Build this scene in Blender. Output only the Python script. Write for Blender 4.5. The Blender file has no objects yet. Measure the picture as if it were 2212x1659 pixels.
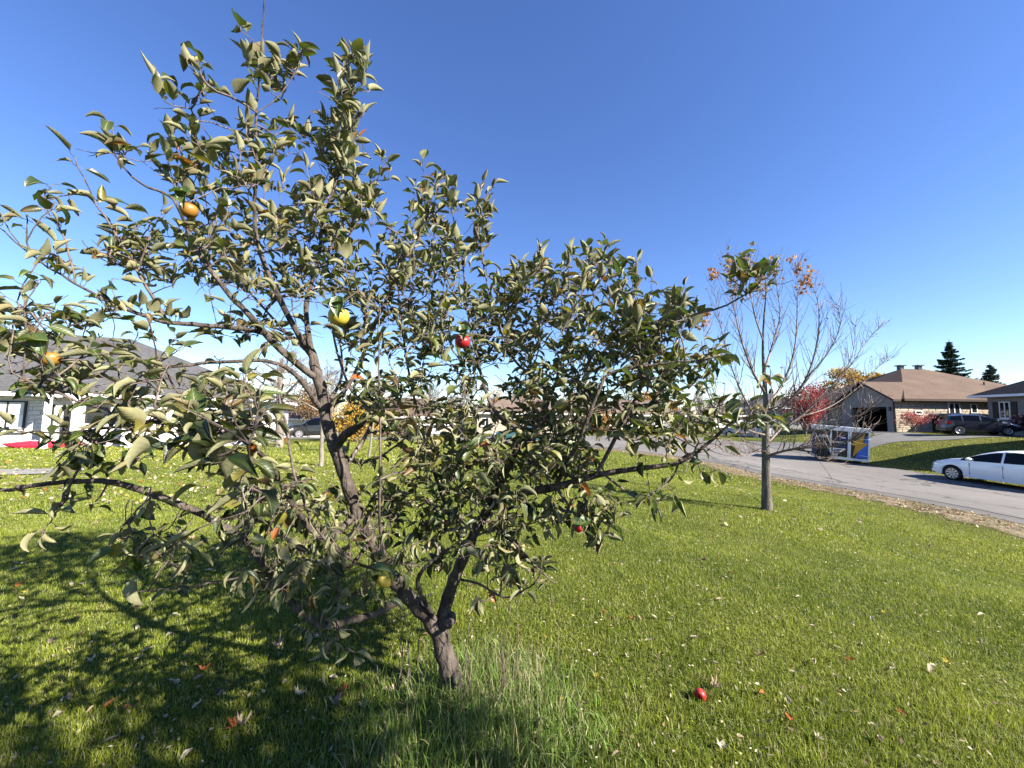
import bpy, math, random
import numpy as np
from mathutils import Matrix, Vector

# ------------------------------------------------------------------ camera, sky, sun, exposure
S = bpy.context.scene
C = S.collection
rng = np.random.default_rng(7)
random.seed(7)
F = 831.0                      # focal length in photo units (2212 wide)
EYE = 1.62
PITCH, ROLL = 0.085, 0.012
cam = bpy.data.cameras.new('camera')
cam.sensor_width = 36.0
cam.lens = F / 2212.0 * 36.0
cam.clip_start, cam.clip_end = 0.05, 3000
camo = bpy.data.objects.new('camera', cam)
C.objects.link(camo)
CM = Matrix.Translation((0, 0, EYE)) @ Matrix.Rotation(math.pi / 2 + PITCH, 4, 'X') @ Matrix.Rotation(ROLL, 4, 'Z')
camo.matrix_world = CM
S.camera = camo

SUN_EL = math.radians(33)
SUN_H = np.array([0.86, -0.51]); SUN_H = SUN_H / np.linalg.norm(SUN_H)
w = bpy.data.worlds.new("World"); S.world = w; w.use_nodes = True
nt = w.node_tree; nt.nodes.clear()
sky = nt.nodes.new('ShaderNodeTexSky'); sky.sky_type = 'NISHITA'; sky.sun_disc = False
sky.sun_elevation = SUN_EL
sky.sun_rotation = math.atan2(SUN_H[0], SUN_H[1])
sky.altitude = 200; sky.air_density = 1.05; sky.dust_density = 0.05; sky.ozone_density = 4.0
bg = nt.nodes.new('ShaderNodeBackground'); bg.inputs[1].default_value = 0.061
wo = nt.nodes.new('ShaderNodeOutputWorld')
hs = nt.nodes.new('ShaderNodeHueSaturation'); hs.inputs['Saturation'].default_value = 1.14; hs.inputs['Hue'].default_value = .514
nt.links.new(sky.outputs[0], hs.inputs['Color']); nt.links.new(hs.outputs[0], bg.inputs[0]); nt.links.new(bg.outputs[0], wo.inputs[0])
sl = bpy.data.lights.new('sun', 'SUN'); sl.energy = 5.0; sl.angle = math.radians(0.55); sl.color = (1.0, 0.93, 0.82)
so = bpy.data.objects.new('sun', sl); C.objects.link(so)
sd = Vector((SUN_H[0] * math.cos(SUN_EL), SUN_H[1] * math.cos(SUN_EL), math.sin(SUN_EL)))
so.rotation_euler = sd.to_track_quat('Z', 'Y').to_euler()
so.location = (20, -10, 30)
S.view_settings.view_transform = 'Standard'; S.view_settings.look = 'None'
S.view_settings.exposure = 2.05; S.view_settings.gamma = 1.0
S.view_settings.use_curve_mapping = False

M3 = np.array(CM.to_3x3())
def at(u, v, Y):
    """world point seen at photo position (u, v) at distance Y in front"""
    d = M3 @ np.array([(u - 1106) / F, -(v - 829.5) / F, -1.0])
    return np.array([0, 0, EYE]) + d * (Y / d[1])
def px(p):
    q = M3.T @ (np.asarray(p, float) - np.array([0, 0, EYE]))
    return 1106 + F * q[0] / -q[2], 829.5 - F * q[1] / -q[2]

# ------------------------------------------------------------------ terrain
TP = [at(*p) for p in [
    (985, 1512, 2.38), (1657, 1100, 8.6), (2212, 1140, 9.3), (2033, 1098, 11.3), (1850, 1062, 13.8),
    (1670, 1032, 16.5), (1535, 1000, 20.5), (1430, 985, 22), (1317, 968, 27.5), (1200, 961, 30), (1000, 954, 32),
    (2023, 1030, 18.2), (1881, 1008, 22), (1752, 984, 25.5), (1566, 938, 45), (1600, 942, 40),
    (50, 965, 18.7), (300, 963, 20.5), (578, 963, 22.9), (600, 964, 21.5), (690, 1007, 13), (800, 985, 17.5),
    (640, 946, 46), (1090, 937, 54), (850, 940, 50), (1932, 932, 34), (2100, 941, 29), (2180, 941, 28), (2000, 931, 34),
    (1860, 934, 38), (1990, 952, 27.5), (1500, 1110, 8.0), (2100, 1200, 7.0)]]
TP += [np.array(p, float) for p in [
    (0, 0, 0), (-3, 0, 0), (-2, 3, 0), (2, 2, 0), (-5, 4, 0), (-10, 6, -0.05), (-8, 10, -.1), (0, 6, -0.03), (4, 2, -0.12), (0, -6, 0), (-10, -6, 0), (8, 0, -.5),
    (12.5, 4, -.95), (16, 6, -1.0), (20, 10, -1.0), (20.5, 15, -1.03), (16.5, 16, -.98), (16.5, 22, -.95), (26, 14, -.5), (30, 12, 0.1), (34, 18, .35), (40, 26, .6), (45, 36, .85), (60, 40, .9),
    (-20, 12, -.15), (-30, 20, -.2), (-40, 40, -.3), (-20, 60, -.8), (0, 70, -.8), (25, 60, 0.2), (60, 80, .6), (20, 90, -.5), (-40, 90, -.6), (16, 0, -1.0), (16, -20, -1.0), (0, -30, 0), (40, 0, .2), (12, 8, -.95), (20, 4, -1.0)]]
TP = np.array(TP)
def gz(x, y):
    x = np.asarray(x, float); y = np.asarray(y, float)
    sh = x.shape; x = x.ravel(); y = y.ravel()
    out = np.empty(x.shape)
    for a in range(0, len(x), 20000):
        dx = x[a:a+20000, None] - TP[None, :, 0]; dy = y[a:a+20000, None] - TP[None, :, 1]
        d2 = dx * dx + dy * dy
        wt = 1.0 / (d2 + 0.35 + 0.01 * (TP[None, :, 0]**2 + TP[None, :, 1]**2) * .6) ** 2
        out[a:a+20000] = (wt * TP[None, :, 2]).sum(1) / wt.sum(1)
    return out.reshape(sh)
def g1(x, y): return float(gz(np.array([x]), np.array([y]))[0])
def gat(u, v):
    """ground point seen at photo position"""
    lo, hi = 0.8, 200.0
    Ys = np.geomspace(0.9, 200, 400)
    P = np.array([at(u, v, Y) for Y in Ys])
    dz = P[:, 2] - gz(P[:, 0], P[:, 1])
    k = np.argmax(dz < 0)
    if dz[k] >= 0: k = len(Ys) - 1
    f = dz[k-1] / (dz[k-1] - dz[k]) if k else 0
    Y = Ys[k-1] + (Ys[k] - Ys[k-1]) * f
    p = at(u, v, Y); p[2] = g1(p[0], p[1]); return p

# ------------------------------------------------------------------ materials
def _new(name):
    m = bpy.data.materials.new(name); m.use_nodes = True
    n = m.node_tree.nodes; l = m.node_tree.links
    return m, n, l, n['Principled BSDF']
def setspec(b, v):
    k = 'Specular IOR Level' if 'Specular IOR Level' in b.inputs else 'Specular'
    b.inputs[k].default_value = v
def ramp(n, l, src, stops):
    r = n.new('ShaderNodeValToRGB'); e = r.color_ramp.elements
    while len(e) < len(stops): e.new(0.5)
    for q, (p, c) in zip(e, stops):
        q.position = p; q.color = (*c, 1) if len(c) == 3 else c
    l.new(src, r.inputs[0]); return r
def tex(n, l, kind, scale, coord='Object', detail=5, stretch=None):
    tc = n.new('ShaderNodeTexCoord'); src = tc.outputs[coord]
    if stretch:
        mp = n.new('ShaderNodeMapping'); mp.inputs['Scale'].default_value = stretch; l.new(src, mp.inputs[0]); src = mp.outputs[0]
    t = n.new('ShaderNodeTexNoise' if kind == 'noise' else 'ShaderNodeTexVoronoi')
    t.inputs['Scale'].default_value = scale
    if kind == 'noise': t.inputs['Detail'].default_value = detail
    l.new(src, t.inputs['Vector']); return t
ALB = .66
KEEP = {'white_trim', 'blind_white', 'white_paint', 'pale_limestone', 'pale_frame', 'garage_door_grey', 'pale_mortar', 'bright_alloy', 'clear_lamp'}
def mat(name, c1, c2=None, scale=6, rough=.8, bump=.0, bscale=None, spec=.3, metal=0, coord='Object', stretch=None, coat=0):
    if name not in KEEP: c1 = tuple(q * ALB for q in c1); c2 = tuple(q * ALB for q in c2) if c2 else None
    m, n, l, b = _new(name)
    b.inputs['Roughness'].default_value = rough; b.inputs['Metallic'].default_value = metal; setspec(b, spec)
    if coat: b.inputs['Coat Weight'].default_value = coat; b.inputs['Coat Roughness'].default_value = .05
    if c2 is None: b.inputs['Base Color'].default_value = (*c1, 1)
    else:
        t = tex(n, l, 'noise', scale, coord, 6, stretch)
        r = ramp(n, l, t.outputs['Fac'], [(.3, c1), (.7, c2)])
        l.new(r.outputs[0], b.inputs['Base Color'])
    if bump:
        t2 = tex(n, l, 'noise', bscale or scale * 3, coord, 6, stretch)
        bp = n.new('ShaderNodeBump'); bp.inputs['Strength'].default_value = bump; bp.inputs['Distance'].default_value = .03
        l.new(t2.outputs['Fac'], bp.inputs['Height']); l.new(bp.outputs[0], b.inputs['Normal'])
    return m
def attr_mat(name, rough=.6, transl=.3, spec=.25, noise=0):
    """base colour from the vertex colours of the thing itself (leaf to leaf, blade to blade)"""
    m, n, l, b = _new(name)
    a = n.new('ShaderNodeAttribute'); a.attribute_name = 'Col'
    b.inputs['Roughness'].default_value = rough; setspec(b, spec)
    l.new(a.outputs['Color'], b.inputs['Base Color'])
    if transl:
        t = n.new('ShaderNodeBsdfTranslucent'); l.new(a.outputs['Color'], t.inputs[0])
        mx = n.new('ShaderNodeMixShader'); mx.inputs[0].default_value = transl
        l.new(b.outputs[0], mx.inputs[1]); l.new(t.outputs[0], mx.inputs[2])
        l.new(mx.outputs[0], n['Material Output'].inputs[0])
    return m

# ------------------------------------------------------------------ mesh helpers
class MB:
    def __init__(s): s.v = []; s.f = []; s.c = []; s.n = 0; s.uv = []
    def add(s, v, f, c=None, uv=None):
        v = np.asarray(v, float).reshape(-1, 3); f = np.asarray(f, int)
        s.v.append(v); s.f.append(f + s.n); s.n += len(v)
        s.c.append(np.broadcast_to(np.asarray(c if c is not None else (1, 1, 1), float), (len(v), 3)))
        s.uv.append(np.zeros((len(v), 2)) if uv is None else np.asarray(uv, float))
        return s
    def box(s, x0, x1, y0, y1, z0, z1, c=None):
        v = [(x, y, z) for z in (z0, z1) for y in (y0, y1) for x in (x0, x1)]
        return s.add(v, [(0, 2, 3, 1), (4, 5, 7, 6), (0, 1, 5, 4), (2, 6, 7, 3), (0, 4, 6, 2), (1, 3, 7, 5)], c)
    def tube(s, P, R, k=8, c=None, cap=True, jit=0):
        P = np.asarray(P, float); R = np.broadcast_to(np.asarray(R, float), (len(P),))
        T = np.gradient(P, axis=0); T /= np.linalg.norm(T, axis=1)[:, None] + 1e-12
        ref = np.array([1., 0, 0]) if abs(T[0][0]) < .8 else np.array([0, 1., 0])
        vs = []
        a = np.linspace(0, 2 * np.pi, k, endpoint=False)
        U = np.cross(T[0], ref); U /= np.linalg.norm(U)
        for i in range(len(P)):
            U = U - T[i] * (U @ T[i]); U /= np.linalg.norm(U) + 1e-12
            W = np.cross(T[i], U)
            rr = R[i] * (1 + (jit * rng.uniform(-1, 1, k) if jit else 0))
            vs.append(P[i] + (np.cos(a) * rr)[:, None] * U + (np.sin(a) * rr)[:, None] * W)
        n = len(P); f = []
        for i in range(n - 1):
            for j in range(k):
                j2 = (j + 1) % k
                f.append((i * k + j, i * k + j2, (i + 1) * k + j2, (i + 1) * k + j))
        s.add(np.concatenate(vs), f, c)
        if cap:
            b0 = s.n - n * k
            s.f.append(np.array([[b0 + j, b0 + (j+1) % k, b0 + (j+2) % k, b0 + (j+2) % k] for j in range(0)], int).reshape(0, 4))
            s.add([P[-1] + T[-1] * R[-1] * .6], np.zeros((0, 3), int), c)
            tip = s.n - 1; e = b0 + (n - 1) * k
            s.f.append(np.array([(e + j, e + (j + 1) % k, tip) for j in range(k)]))
        return s
    def build(s, name, m, parent=None, smooth=False, world=False, **kw):
        V = np.concatenate(s.v); me = bpy.data.meshes.new(name)
        fs = [f for f in s.f if len(f)]
        loops0 = np.concatenate([f.ravel() for f in fs]); used = np.zeros(len(V), bool); used[loops0] = True
        cc = np.concatenate(s.c); uv = np.concatenate(s.uv)
        if not used.all():
            mp = np.cumsum(used) - 1; fs = [mp[f] for f in fs]; V = V[used]; cc = cc[used]; uv = uv[used]
        me.vertices.add(len(V)); me.vertices.foreach_set('co', V.ravel())
        loops = np.concatenate([f.ravel() for f in fs]); sizes = np.concatenate([np.full(len(f), f.shape[1]) for f in fs])
        me.loops.add(len(loops)); me.loops.foreach_set('vertex_index', loops.astype(np.int32))
        me.polygons.add(len(sizes)); me.polygons.foreach_set('loop_start', np.concatenate([[0], np.cumsum(sizes)[:-1]]).astype(np.int32))
        try: me.polygons.foreach_set('loop_total', sizes.astype(np.int32))
        except Exception: pass
        me.polygons.foreach_set('use_smooth', np.full(len(sizes), smooth))
        if not np.all(cc == 1):
            a = me.color_attributes.new('Col', 'FLOAT_COLOR', 'POINT')
            a.data.foreach_set('color', np.concatenate([cc * ALB, np.ones((len(cc), 1))], 1).astype(np.float32).ravel())
        if np.any(uv):
            ul = me.uv_layers.new(name='UVMap'); ul.data.foreach_set('uv', uv[loops].astype(np.float32).ravel())
        me.update(calc_edges=True); me.validate()
        if m: me.materials.append(m)
        return link(name, me, parent, **kw)
def link(name, me, parent=None, loc=None, rz=None, **kw):
    o = bpy.data.objects.new(name, me); C.objects.link(o)
    if parent is not None: o.parent = parent
    if loc is not None: o.location = loc
    if rz is not None: o.rotation_euler = (0, 0, rz)
    for k, v in kw.items(): o[k] = v
    return o
def thing(name, label, cat, loc=(0, 0, 0), rz=0, group=None):
    o = bpy.data.objects.new(name, None); C.objects.link(o); o.location = tuple(map(float, loc)); o.rotation_euler = (0, 0, rz)
    o['label'] = label; o['category'] = cat
    if group: o['group'] = group
    return o
def tag(o, label, cat, group=None):
    o['label'] = label; o['category'] = cat
    if group: o['group'] = group
    return o
def boxp(name, m, parent, *b, **kw): return MB().box(*b).build(name, m, parent, **kw)
def face(name, m, parent, V, fs, **kw):
    b = MB(); V = np.asarray(V, float)
    b.v.append(V); b.c.append(np.ones((len(V), 3))); b.uv.append(np.zeros((len(V), 2))); b.n = len(V)
    for f in fs: b.f.append(np.array([f]))
    return b.build(name, m, parent, **kw)
def extr(name, m, parent, pts, y0, y1, **kw):
    """polygon in x,z extruded from y0 to y1"""
    n = len(pts); V = [(x, y0, z) for x, z in pts] + [(x, y1, z) for x, z in pts]
    fs = [tuple(range(n)), tuple(range(2 * n - 1, n - 1, -1))] + [(i, n + i, n + (i + 1) % n, (i + 1) % n) for i in range(n)]
    return face(name, m, parent, V, fs, **kw)
def copy_tree(o, parent=None):
    c = o.copy(); C.objects.link(c)
    if parent is not None: c.parent = parent
    for ch in [q for q in bpy.data.objects if q.parent == o]: copy_tree(ch, c)
    return c
def spline(P, n):
    """smooth curve through points (rows may carry extra columns)"""
    P = np.asarray(P, float)
    if len(P) == 2: P = np.array([P[0], (P[0] + P[1]) / 2, P[1]])
    Q = np.vstack([2 * P[0] - P[1], P, 2 * P[-1] - P[-2]]); out = []
    for i in range(1, len(Q) - 2):
        for t in np.linspace(0, 1, n, endpoint=False):
            a, b, c, d = Q[i-1], Q[i], Q[i+1], Q[i+2]
            out.append(.5 * (2*b + (c-a)*t + (2*a-5*b+4*c-d)*t*t + (3*b-a-3*c+d)*t**3))
    out.append(P[-1]); return np.array(out)

# ------------------------------------------------------------------ shared materials
m_bark = mat('apple_bark', (.040, .031, .026), (.17, .138, .115), 22, .85, .9, 60, .2, stretch=(1, 1, .35))
m_twig = mat('twig_bark', (.055, .038, .032), (.20, .155, .135), 30, .6, .2, 60, .3)
m_maplebark = mat('maple_bark', (.07, .062, .05), (.21, .185, .15), 9, .85, .7, 40, .2, stretch=(1, 1, .4))
m_maptwig = mat('maple_twig_bark', (.13, .085, .075), (.28, .22, .19), 12, .6)
m_greybark = mat('grey_bark', (.16, .14, .115), (.33, .29, .24), 5, .9, .8, 30, .1, stretch=(1, 1, .4))
m_foliage = attr_mat('foliage', .6, .3)
m_needles = attr_mat('needles', .7, .1)
m_white = mat('white_trim', (.78, .78, .76), (.70, .70, .68), 3, .5)
m_glass = mat('window_glass', (.02, .025, .03), None, rough=.06, spec=.8)
m_blind = mat('blind_white', (.72, .72, .70), None, rough=.6)
m_rubber = mat('tyre_rubber', (.012, .012, .013), (.03, .03, .03), 20, .75)
m_dark = mat('dark_interior', (.012, .012, .013), (.03, .028, .026), 2, .9)
m_darkmetal = mat('dark_metal', (.02, .02, .022), None, rough=.4, spec=.5)
m_chrome = mat('bright_alloy', (.55, .56, .58), (.45, .46, .48), 12, .28, metal=.75)
# ------------------------------------------------------------------ ground, road, verge
def grid_axis(lo, hi, fine0, fine1, step):
    a = list(np.arange(fine0, fine1 + 1e-6, step)); s = step
    x = fine0
    while x > lo: s *= 1.22; x -= s; a.insert(0, x)
    s = step; x = fine1
    while x < hi: s *= 1.22; x += s; a.append(x)
    return np.array(a)
gx = grid_axis(-900, 900, -26, 44, .5); gy = grid_axis(-300, 1200, -2, 48, .5)
XX, YY = np.meshgrid(gx, gy); ZZ = gz(XX, YY)
nx, ny = len(gx), len(gy)
idx = np.arange(nx * ny).reshape(ny, nx)
Fq = np.stack([idx[:-1, :-1], idx[:-1, 1:], idx[1:, 1:], idx[1:, :-1]], -1).reshape(-1, 4)
def ground_mat():
    m, n, l, b = _new('lawn_soil_and_turf'); b.inputs['Roughness'].default_value = .95; setspec(b, .1)
    t1 = tex(n, l, 'noise', .35, detail=4); t2 = tex(n, l, 'noise', 40, detail=8)
    r1 = ramp(n, l, t1.outputs['Fac'], [(.35, (.05, .066, .010)), (.65, (.11, .122, .022))])
    r2 = ramp(n, l, t2.outputs['Fac'], [(.35, (.35, .35, .33)), (.62, (1.1, 1.1, 1.1))])
    mx = n.new('ShaderNodeMixRGB'); mx.blend_type = 'MULTIPLY'; mx.inputs[0].default_value = 1
    l.new(r1.outputs[0], mx.inputs[1]); l.new(r2.outputs[0], mx.inputs[2]); l.new(mx.outputs[0], b.inputs['Base Color'])
    bp = n.new('ShaderNodeBump'); bp.inputs['Strength'].default_value = .8; bp.inputs['Distance'].default_value = .05
    l.new(t2.outputs['Fac'], bp.inputs['Height']); l.new(bp.outputs[0], b.inputs['Normal'])
    return m
m_ground = ground_mat()
g = MB().add(np.stack([XX, YY, ZZ], -1).reshape(-1, 3), Fq).build('ground', m_ground, smooth=True); g['kind'] = 'structure'

near = np.array([(12.6, -40), (12.6, 0), (12.5, 9.3), (12.55, 11.3), (12.2, 13.8), (11.3, 16.5), (10.5, 20.3), (8.9, 23), (6.6, 27), (2.5, 30), (-4, 32), (-14, 33), (-30, 33.5), (-60, 34)])
far = np.array([(20.4, -40), (20.4, 0), (20.4, 11), (20.4, 14), (20.4, 18.2), (20.5, 22), (20.3, 27), (20, 33), (17, 39), (10, 43), (0, 43.5), (-12, 42), (-30, 41), (-60, 41)])
nearS, farS = spline(near, 14), spline(far, 14)
def strip(name, A, B, nc, m, lift, kind='structure', jit=0):
    A = A.copy(); B = B.copy()
    L = np.concatenate([[0], np.cumsum(np.linalg.norm(np.diff((A + B) / 2, axis=0), axis=1))])
    v = []; uv = []
    for i in range(len(A)):
        for j in range(nc + 1):
            t = j / nc; p = A[i] * (1 - t) + B[i] * t
            v.append((p[0], p[1])); uv.append((L[i], t * np.linalg.norm(B[i] - A[i])))
    v = np.array(v); z = gz(v[:, 0], v[:, 1]) + lift
    ii = np.arange(len(v)).reshape(len(A), nc + 1)
    f = np.stack([ii[:-1, :-1], ii[1:, :-1], ii[1:, 1:], ii[:-1, 1:]], -1).reshape(-1, 4)
    o = MB().add(np.column_stack([v, z]), f[:, ::-1], uv=np.array(uv) + 1e-6).build(name, m, smooth=True); o['kind'] = kind; return o
def road_mat():
    m, n, l, b = _new('asphalt'); b.inputs['Roughness'].default_value = .85; setspec(b, .25)
    t1 = tex(n, l, 'noise', .5, detail=8, stretch=(1, .25, 1)); t2 = tex(n, l, 'noise', 90, detail=4)
    t3 = tex(n, l, 'noise', 1.3, detail=10, stretch=(2.5, .5, 1))
    r1 = ramp(n, l, t1.outputs['Fac'], [(.3, (.115, .106, .098)), (.7, (.168, .155, .143))])
    r2 = ramp(n, l, t2.outputs['Fac'], [(.3, (.75, .75, .75)), (.7, (1.15, 1.15, 1.15))])
    r3 = ramp(n, l, t3.outputs['Fac'], [(.47, (1, 1, 1)), (.5, (.72, .72, .72)), (.53, (1, 1, 1))])
    mx = n.new('ShaderNodeMixRGB'); mx.blend_type = 'MULTIPLY'; mx.inputs[0].default_value = 1
    l.new(r1.outputs[0], mx.inputs[1]); l.new(r2.outputs[0], mx.inputs[2])
    mx3 = n.new('ShaderNodeMixRGB'); mx3.blend_type = 'MULTIPLY'; mx3.inputs[0].default_value = .8
    l.new(mx.outputs[0], mx3.inputs[1]); l.new(r3.outputs[0], mx3.inputs[2])
    vc = n.new('ShaderNodeTexVoronoi'); vc.feature = 'DISTANCE_TO_EDGE'; vc.inputs['Scale'].default_value = .16
    wn = tex(n, l, 'noise', .8, detail=6); tcw = n.new('ShaderNodeTexCoord'); av = n.new('ShaderNodeVectorMath'); av.operation = 'ADD'; sv = n.new('ShaderNodeVectorMath'); sv.operation = 'SCALE'; sv.inputs['Scale'].default_value = 2.2
    l.new(wn.outputs['Color'], sv.inputs[0]); l.new(tcw.outputs['Object'], av.inputs[0]); l.new(sv.outputs[0], av.inputs[1]); l.new(av.outputs[0], vc.inputs['Vector'])
    rc = ramp(n, l, vc.outputs['Distance'], [(0, (.35,) * 3), (.006, (.45,) * 3), (.012, (1, 1, 1))])
    mxc = n.new('ShaderNodeMixRGB'); mxc.blend_type = 'MULTIPLY'; mxc.inputs[0].default_value = .9
    l.new(mx3.outputs[0], mxc.inputs[1]); l.new(rc.outputs[0], mxc.inputs[2]); mx3 = mxc
    # dark sealed seam along the near edge
    uv = n.new('ShaderNodeUVMap'); sp = n.new('ShaderNodeSeparateXYZ'); l.new(uv.outputs[0], sp.inputs[0])
    nz = tex(n, l, 'noise', 1.5, detail=6)
    ma = n.new('ShaderNodeMath'); ma.operation = 'MULTIPLY_ADD'; l.new(nz.outputs['Fac'], ma.inputs[0]); ma.inputs[1].default_value = .12; l.new(sp.outputs[1], ma.inputs[2])
    r4 = ramp(n, l, ma.outputs[0], [(.0, (.75, .75, .75)), (.70, (.75, .75, .75)), (.715, (.08, .08, .08)), (.80, (.08, .08, .08)), (.815, (1, 1, 1))])
    mx4 = n.new('ShaderNodeMixRGB'); mx4.blend_type = 'MULTIPLY'; mx4.inputs[0].default_value = 1
    l.new(mx3.outputs[0], mx4.inputs[1]); l.new(r4.outputs[0], mx4.inputs[2]); l.new(mx4.outputs[0], b.inputs['Base Color'])
    bp = n.new('ShaderNodeBump'); bp.inputs['Strength'].default_value = .4; bp.inputs['Distance'].default_value = .01
    l.new(t2.outputs['Fac'], bp.inputs['Height']); l.new(bp.outputs[0], b.inputs['Normal'])
    return m
m_road = road_mat()
m_drive = mat('driveway_asphalt', (.12, .12, .12), (.17, .165, .16), 1.2, .9, .3, 60)
m_verge = mat('dry_verge_soil', (.12, .095, .055), (.34, .26, .16), 3.5, .95, .8, 40)
def offs(P, d):
    T = np.gradient(P, axis=0); T /= np.linalg.norm(T, axis=1)[:, None]; return P + np.column_stack([-T[:, 1], T[:, 0]]) * d
strip('road', nearS, farS, 10, m_road, .02)
wob = (np.sin(np.arange(len(nearS)) * 1.3) * .12 + rng.uniform(-.12, .12, len(nearS)))
vergeS = offs(nearS, 1.25) ; vergeS = vergeS + (vergeS - nearS) * wob[:, None]
strip('verge', vergeS, offs(nearS, -.02), 4, m_verge, .012)
# driveway of the brown house and its neighbour, climbing from the road behind the trailer
dA = spline(np.array([(20.3, 34), (24, 31), (28, 30.2), (33, 30.2), (41, 29.0)]), 8)
dB = spline(np.array([(20.4, 27.0), (23.5, 26.6), (28, 27.2), (33, 27.2), (40, 26.0)]), 8)
strip('driveway', dB, dA, 5, m_drive, .03)
dA = spline(np.array([(28, 30.2), (31, 33.2), (33.6, 38.4)]), 8); dB = spline(np.array([(33, 30.2), (33.2, 32), (33.7, 34.6)]), 8)
strip('driveway', dB, dA, 4, m_drive, .026)
# pale path crossing the lawn at the far left
pA = spline(np.array([gat(-200, 1034)[:2], gat(0, 1028)[:2], gat(110, 1024)[:2], gat(190, 1016)[:2]]), 6)
pB = spline(np.array([gat(-200, 1018)[:2], gat(0, 1016)[:2], gat(110, 1014)[:2], gat(190, 1011)[:2]]), 6)
strip('path', pA, pB, 4, mat('path_gravel', (.24, .23, .22), (.33, .32, .31), 5, .9, .3, 60), .03)
# far driveways left
pA = spline(np.array([(-22, 27.5), (-17, 28.5), (-10, 31.9)]), 6); pB = spline(np.array([(-22, 33.4), (-17, 33.2), (-12, 33.1)]), 6)
strip('driveway', pA, pB, 4, m_drive, .03)

# ------------------------------------------------------------------ grass blades
nearY = nearS[:, 1]; nearX = nearS[:, 0]
def lawn_limit(y):      # x of the lawn's edge at distance y (right boundary)
    k = (nearS[:, 1] < 29.5)
    return np.interp(y, nearS[k, 1], nearS[k, 0])
def blades(N, Y0, Y1, h0, h1, wd, seg, xfun=None, dens_pow=1.0):
    Y = Y0 + (Y1 - Y0) * rng.random(int(N)) ** (1 / dens_pow)
    X = rng.uniform(-1.42, 1.42, len(Y)) * Y
    keep = X < lawn_limit(Y) - 1.1 + rng.normal(0, .25, len(Y))
    # house footprint, path
    keep &= ~((X < -13.5) & (Y > 18.6 + (X + 24) * .45))
    return X[keep], Y[keep]
def blade_mesh(mb, X, Y, H, W, lean, col, seg=2, curl=.5, Z=None):
    n = len(X); Z = gz(X, Y) if Z is None else Z
    a = rng.uniform(0, 2 * np.pi, n); ld = rng.uniform(0, 2 * np.pi, n)
    dx, dy = np.cos(a) * W / 2, np.sin(a) * W / 2
    L = np.abs(rng.normal(0, lean, n)) + .08
    ex, ey = np.cos(ld) * L * H, np.sin(ld) * L * H
    up = H * np.sqrt(np.clip(1 - L ** 2 * .6, .15, 1))
    c0 = col * .75; c1 = col
    if seg == 1:
        V = np.stack([np.stack([X - dx, Y - dy, Z - .005], -1), np.stack([X + dx, Y + dy, Z - .005], -1), np.stack([X + ex, Y + ey, Z + up], -1)], 1).reshape(-1, 3)
        f = np.arange(n * 3).reshape(-1, 3); cc = np.stack([col, col, col], 1).reshape(-1, 3)
        mb.add(V, f, cc); return
    lv = np.linspace(0, 1, seg + 1); VV = []; CC = []
    for t in lv[:-1]:
        bx = ex * t ** (1 + curl * 1.5); by = ey * t ** (1 + curl * 1.5); bz = up * (t - .25 * curl * t * t * L / .5)
        ww = 1 - .45 * t
        VV += [np.stack([X + bx - dx * ww, Y + by - dy * ww, Z + bz - .005], -1), np.stack([X + bx + dx * ww, Y + by + dy * ww, Z + bz - .005], -1)]
        CC += [col, col]
    VV.append(np.stack([X + ex, Y + ey, Z + up * (1 - .25 * curl * L / .5)], -1)); CC.append(col)
    k = len(VV); V = np.stack(VV, 1).reshape(-1, 3); cc = np.stack(CC, 1).reshape(-1, 3)
    base = (np.arange(n) * k)[:, None]
    for i in range(seg - 1):
        mb.add(np.zeros((0, 3)), np.zeros((0, 4), int)); 
        mb.f.append(base + mb.n + np.array([[2*i, 2*i+1, 2*i+3, 2*i+2]]))
    mb.f.append(base + mb.n + np.array([[k-3, k-2, k-1]]))
    mb.v.append(V); mb.c.append(cc); mb.uv.append(np.zeros((len(V), 2))); mb.n += len(V)
def vnoise(x, y, s):
    """cheap smooth value noise"""
    x = x / s; y = y / s
    xi = np.floor(x).astype(int); yi = np.floor(y).astype(int); fx = x - xi; fy = y - yi
    fx = fx * fx * (3 - 2 * fx); fy = fy * fy * (3 - 2 * fy)
    def h(a, b): return ((np.sin(a * 127.1 + b * 311.7) * 43758.5453) % 1.0)
    return (h(xi, yi) * (1 - fx) + h(xi + 1, yi) * fx) * (1 - fy) + (h(xi, yi + 1) * (1 - fx) + h(xi + 1, yi + 1) * fx) * fy
def grass_col(X, Y):
    n = len(X)
    pn = vnoise(X, Y, 1.1) * .35 + vnoise(X + 7, Y, .3) * .3 + vnoise(X + 3, Y + 5, .09) * .35
    pn = np.clip((pn - .5) * 1.7 + .5, 0, 1)
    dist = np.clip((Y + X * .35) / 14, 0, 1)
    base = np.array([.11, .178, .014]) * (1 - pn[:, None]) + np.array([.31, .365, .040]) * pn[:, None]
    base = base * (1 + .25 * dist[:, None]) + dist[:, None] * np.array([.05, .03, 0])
    base *= rng.uniform(.55, 1.4, (n, 1))
    stray = rng.random(n); 
    base[stray < .11] = np.array([.56, .52, .26]) * rng.uniform(.6, 1.1, ((stray < .11).sum(), 1))
    # drier towards the verge
    ed = np.clip(1 - (lawn_limit(Y) - 1.15 - X) / 1.6, 0, 1); dry = rng.random(n) < ed * .35
    base[dry] = np.array([.30, .24, .11]) * rng.uniform(.6, 1.1, (dry.sum(), 1))
    return base
m_grass = attr_mat('grass_blade', .5, .35, .35)
mb = MB()
X, Y = blades(400000, .9, 6.0, 0, 0, 0, 2, dens_pow=1.15)
pn = vnoise(X, Y, .3) * .6 + vnoise(X, Y, .09) * .4
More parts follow.
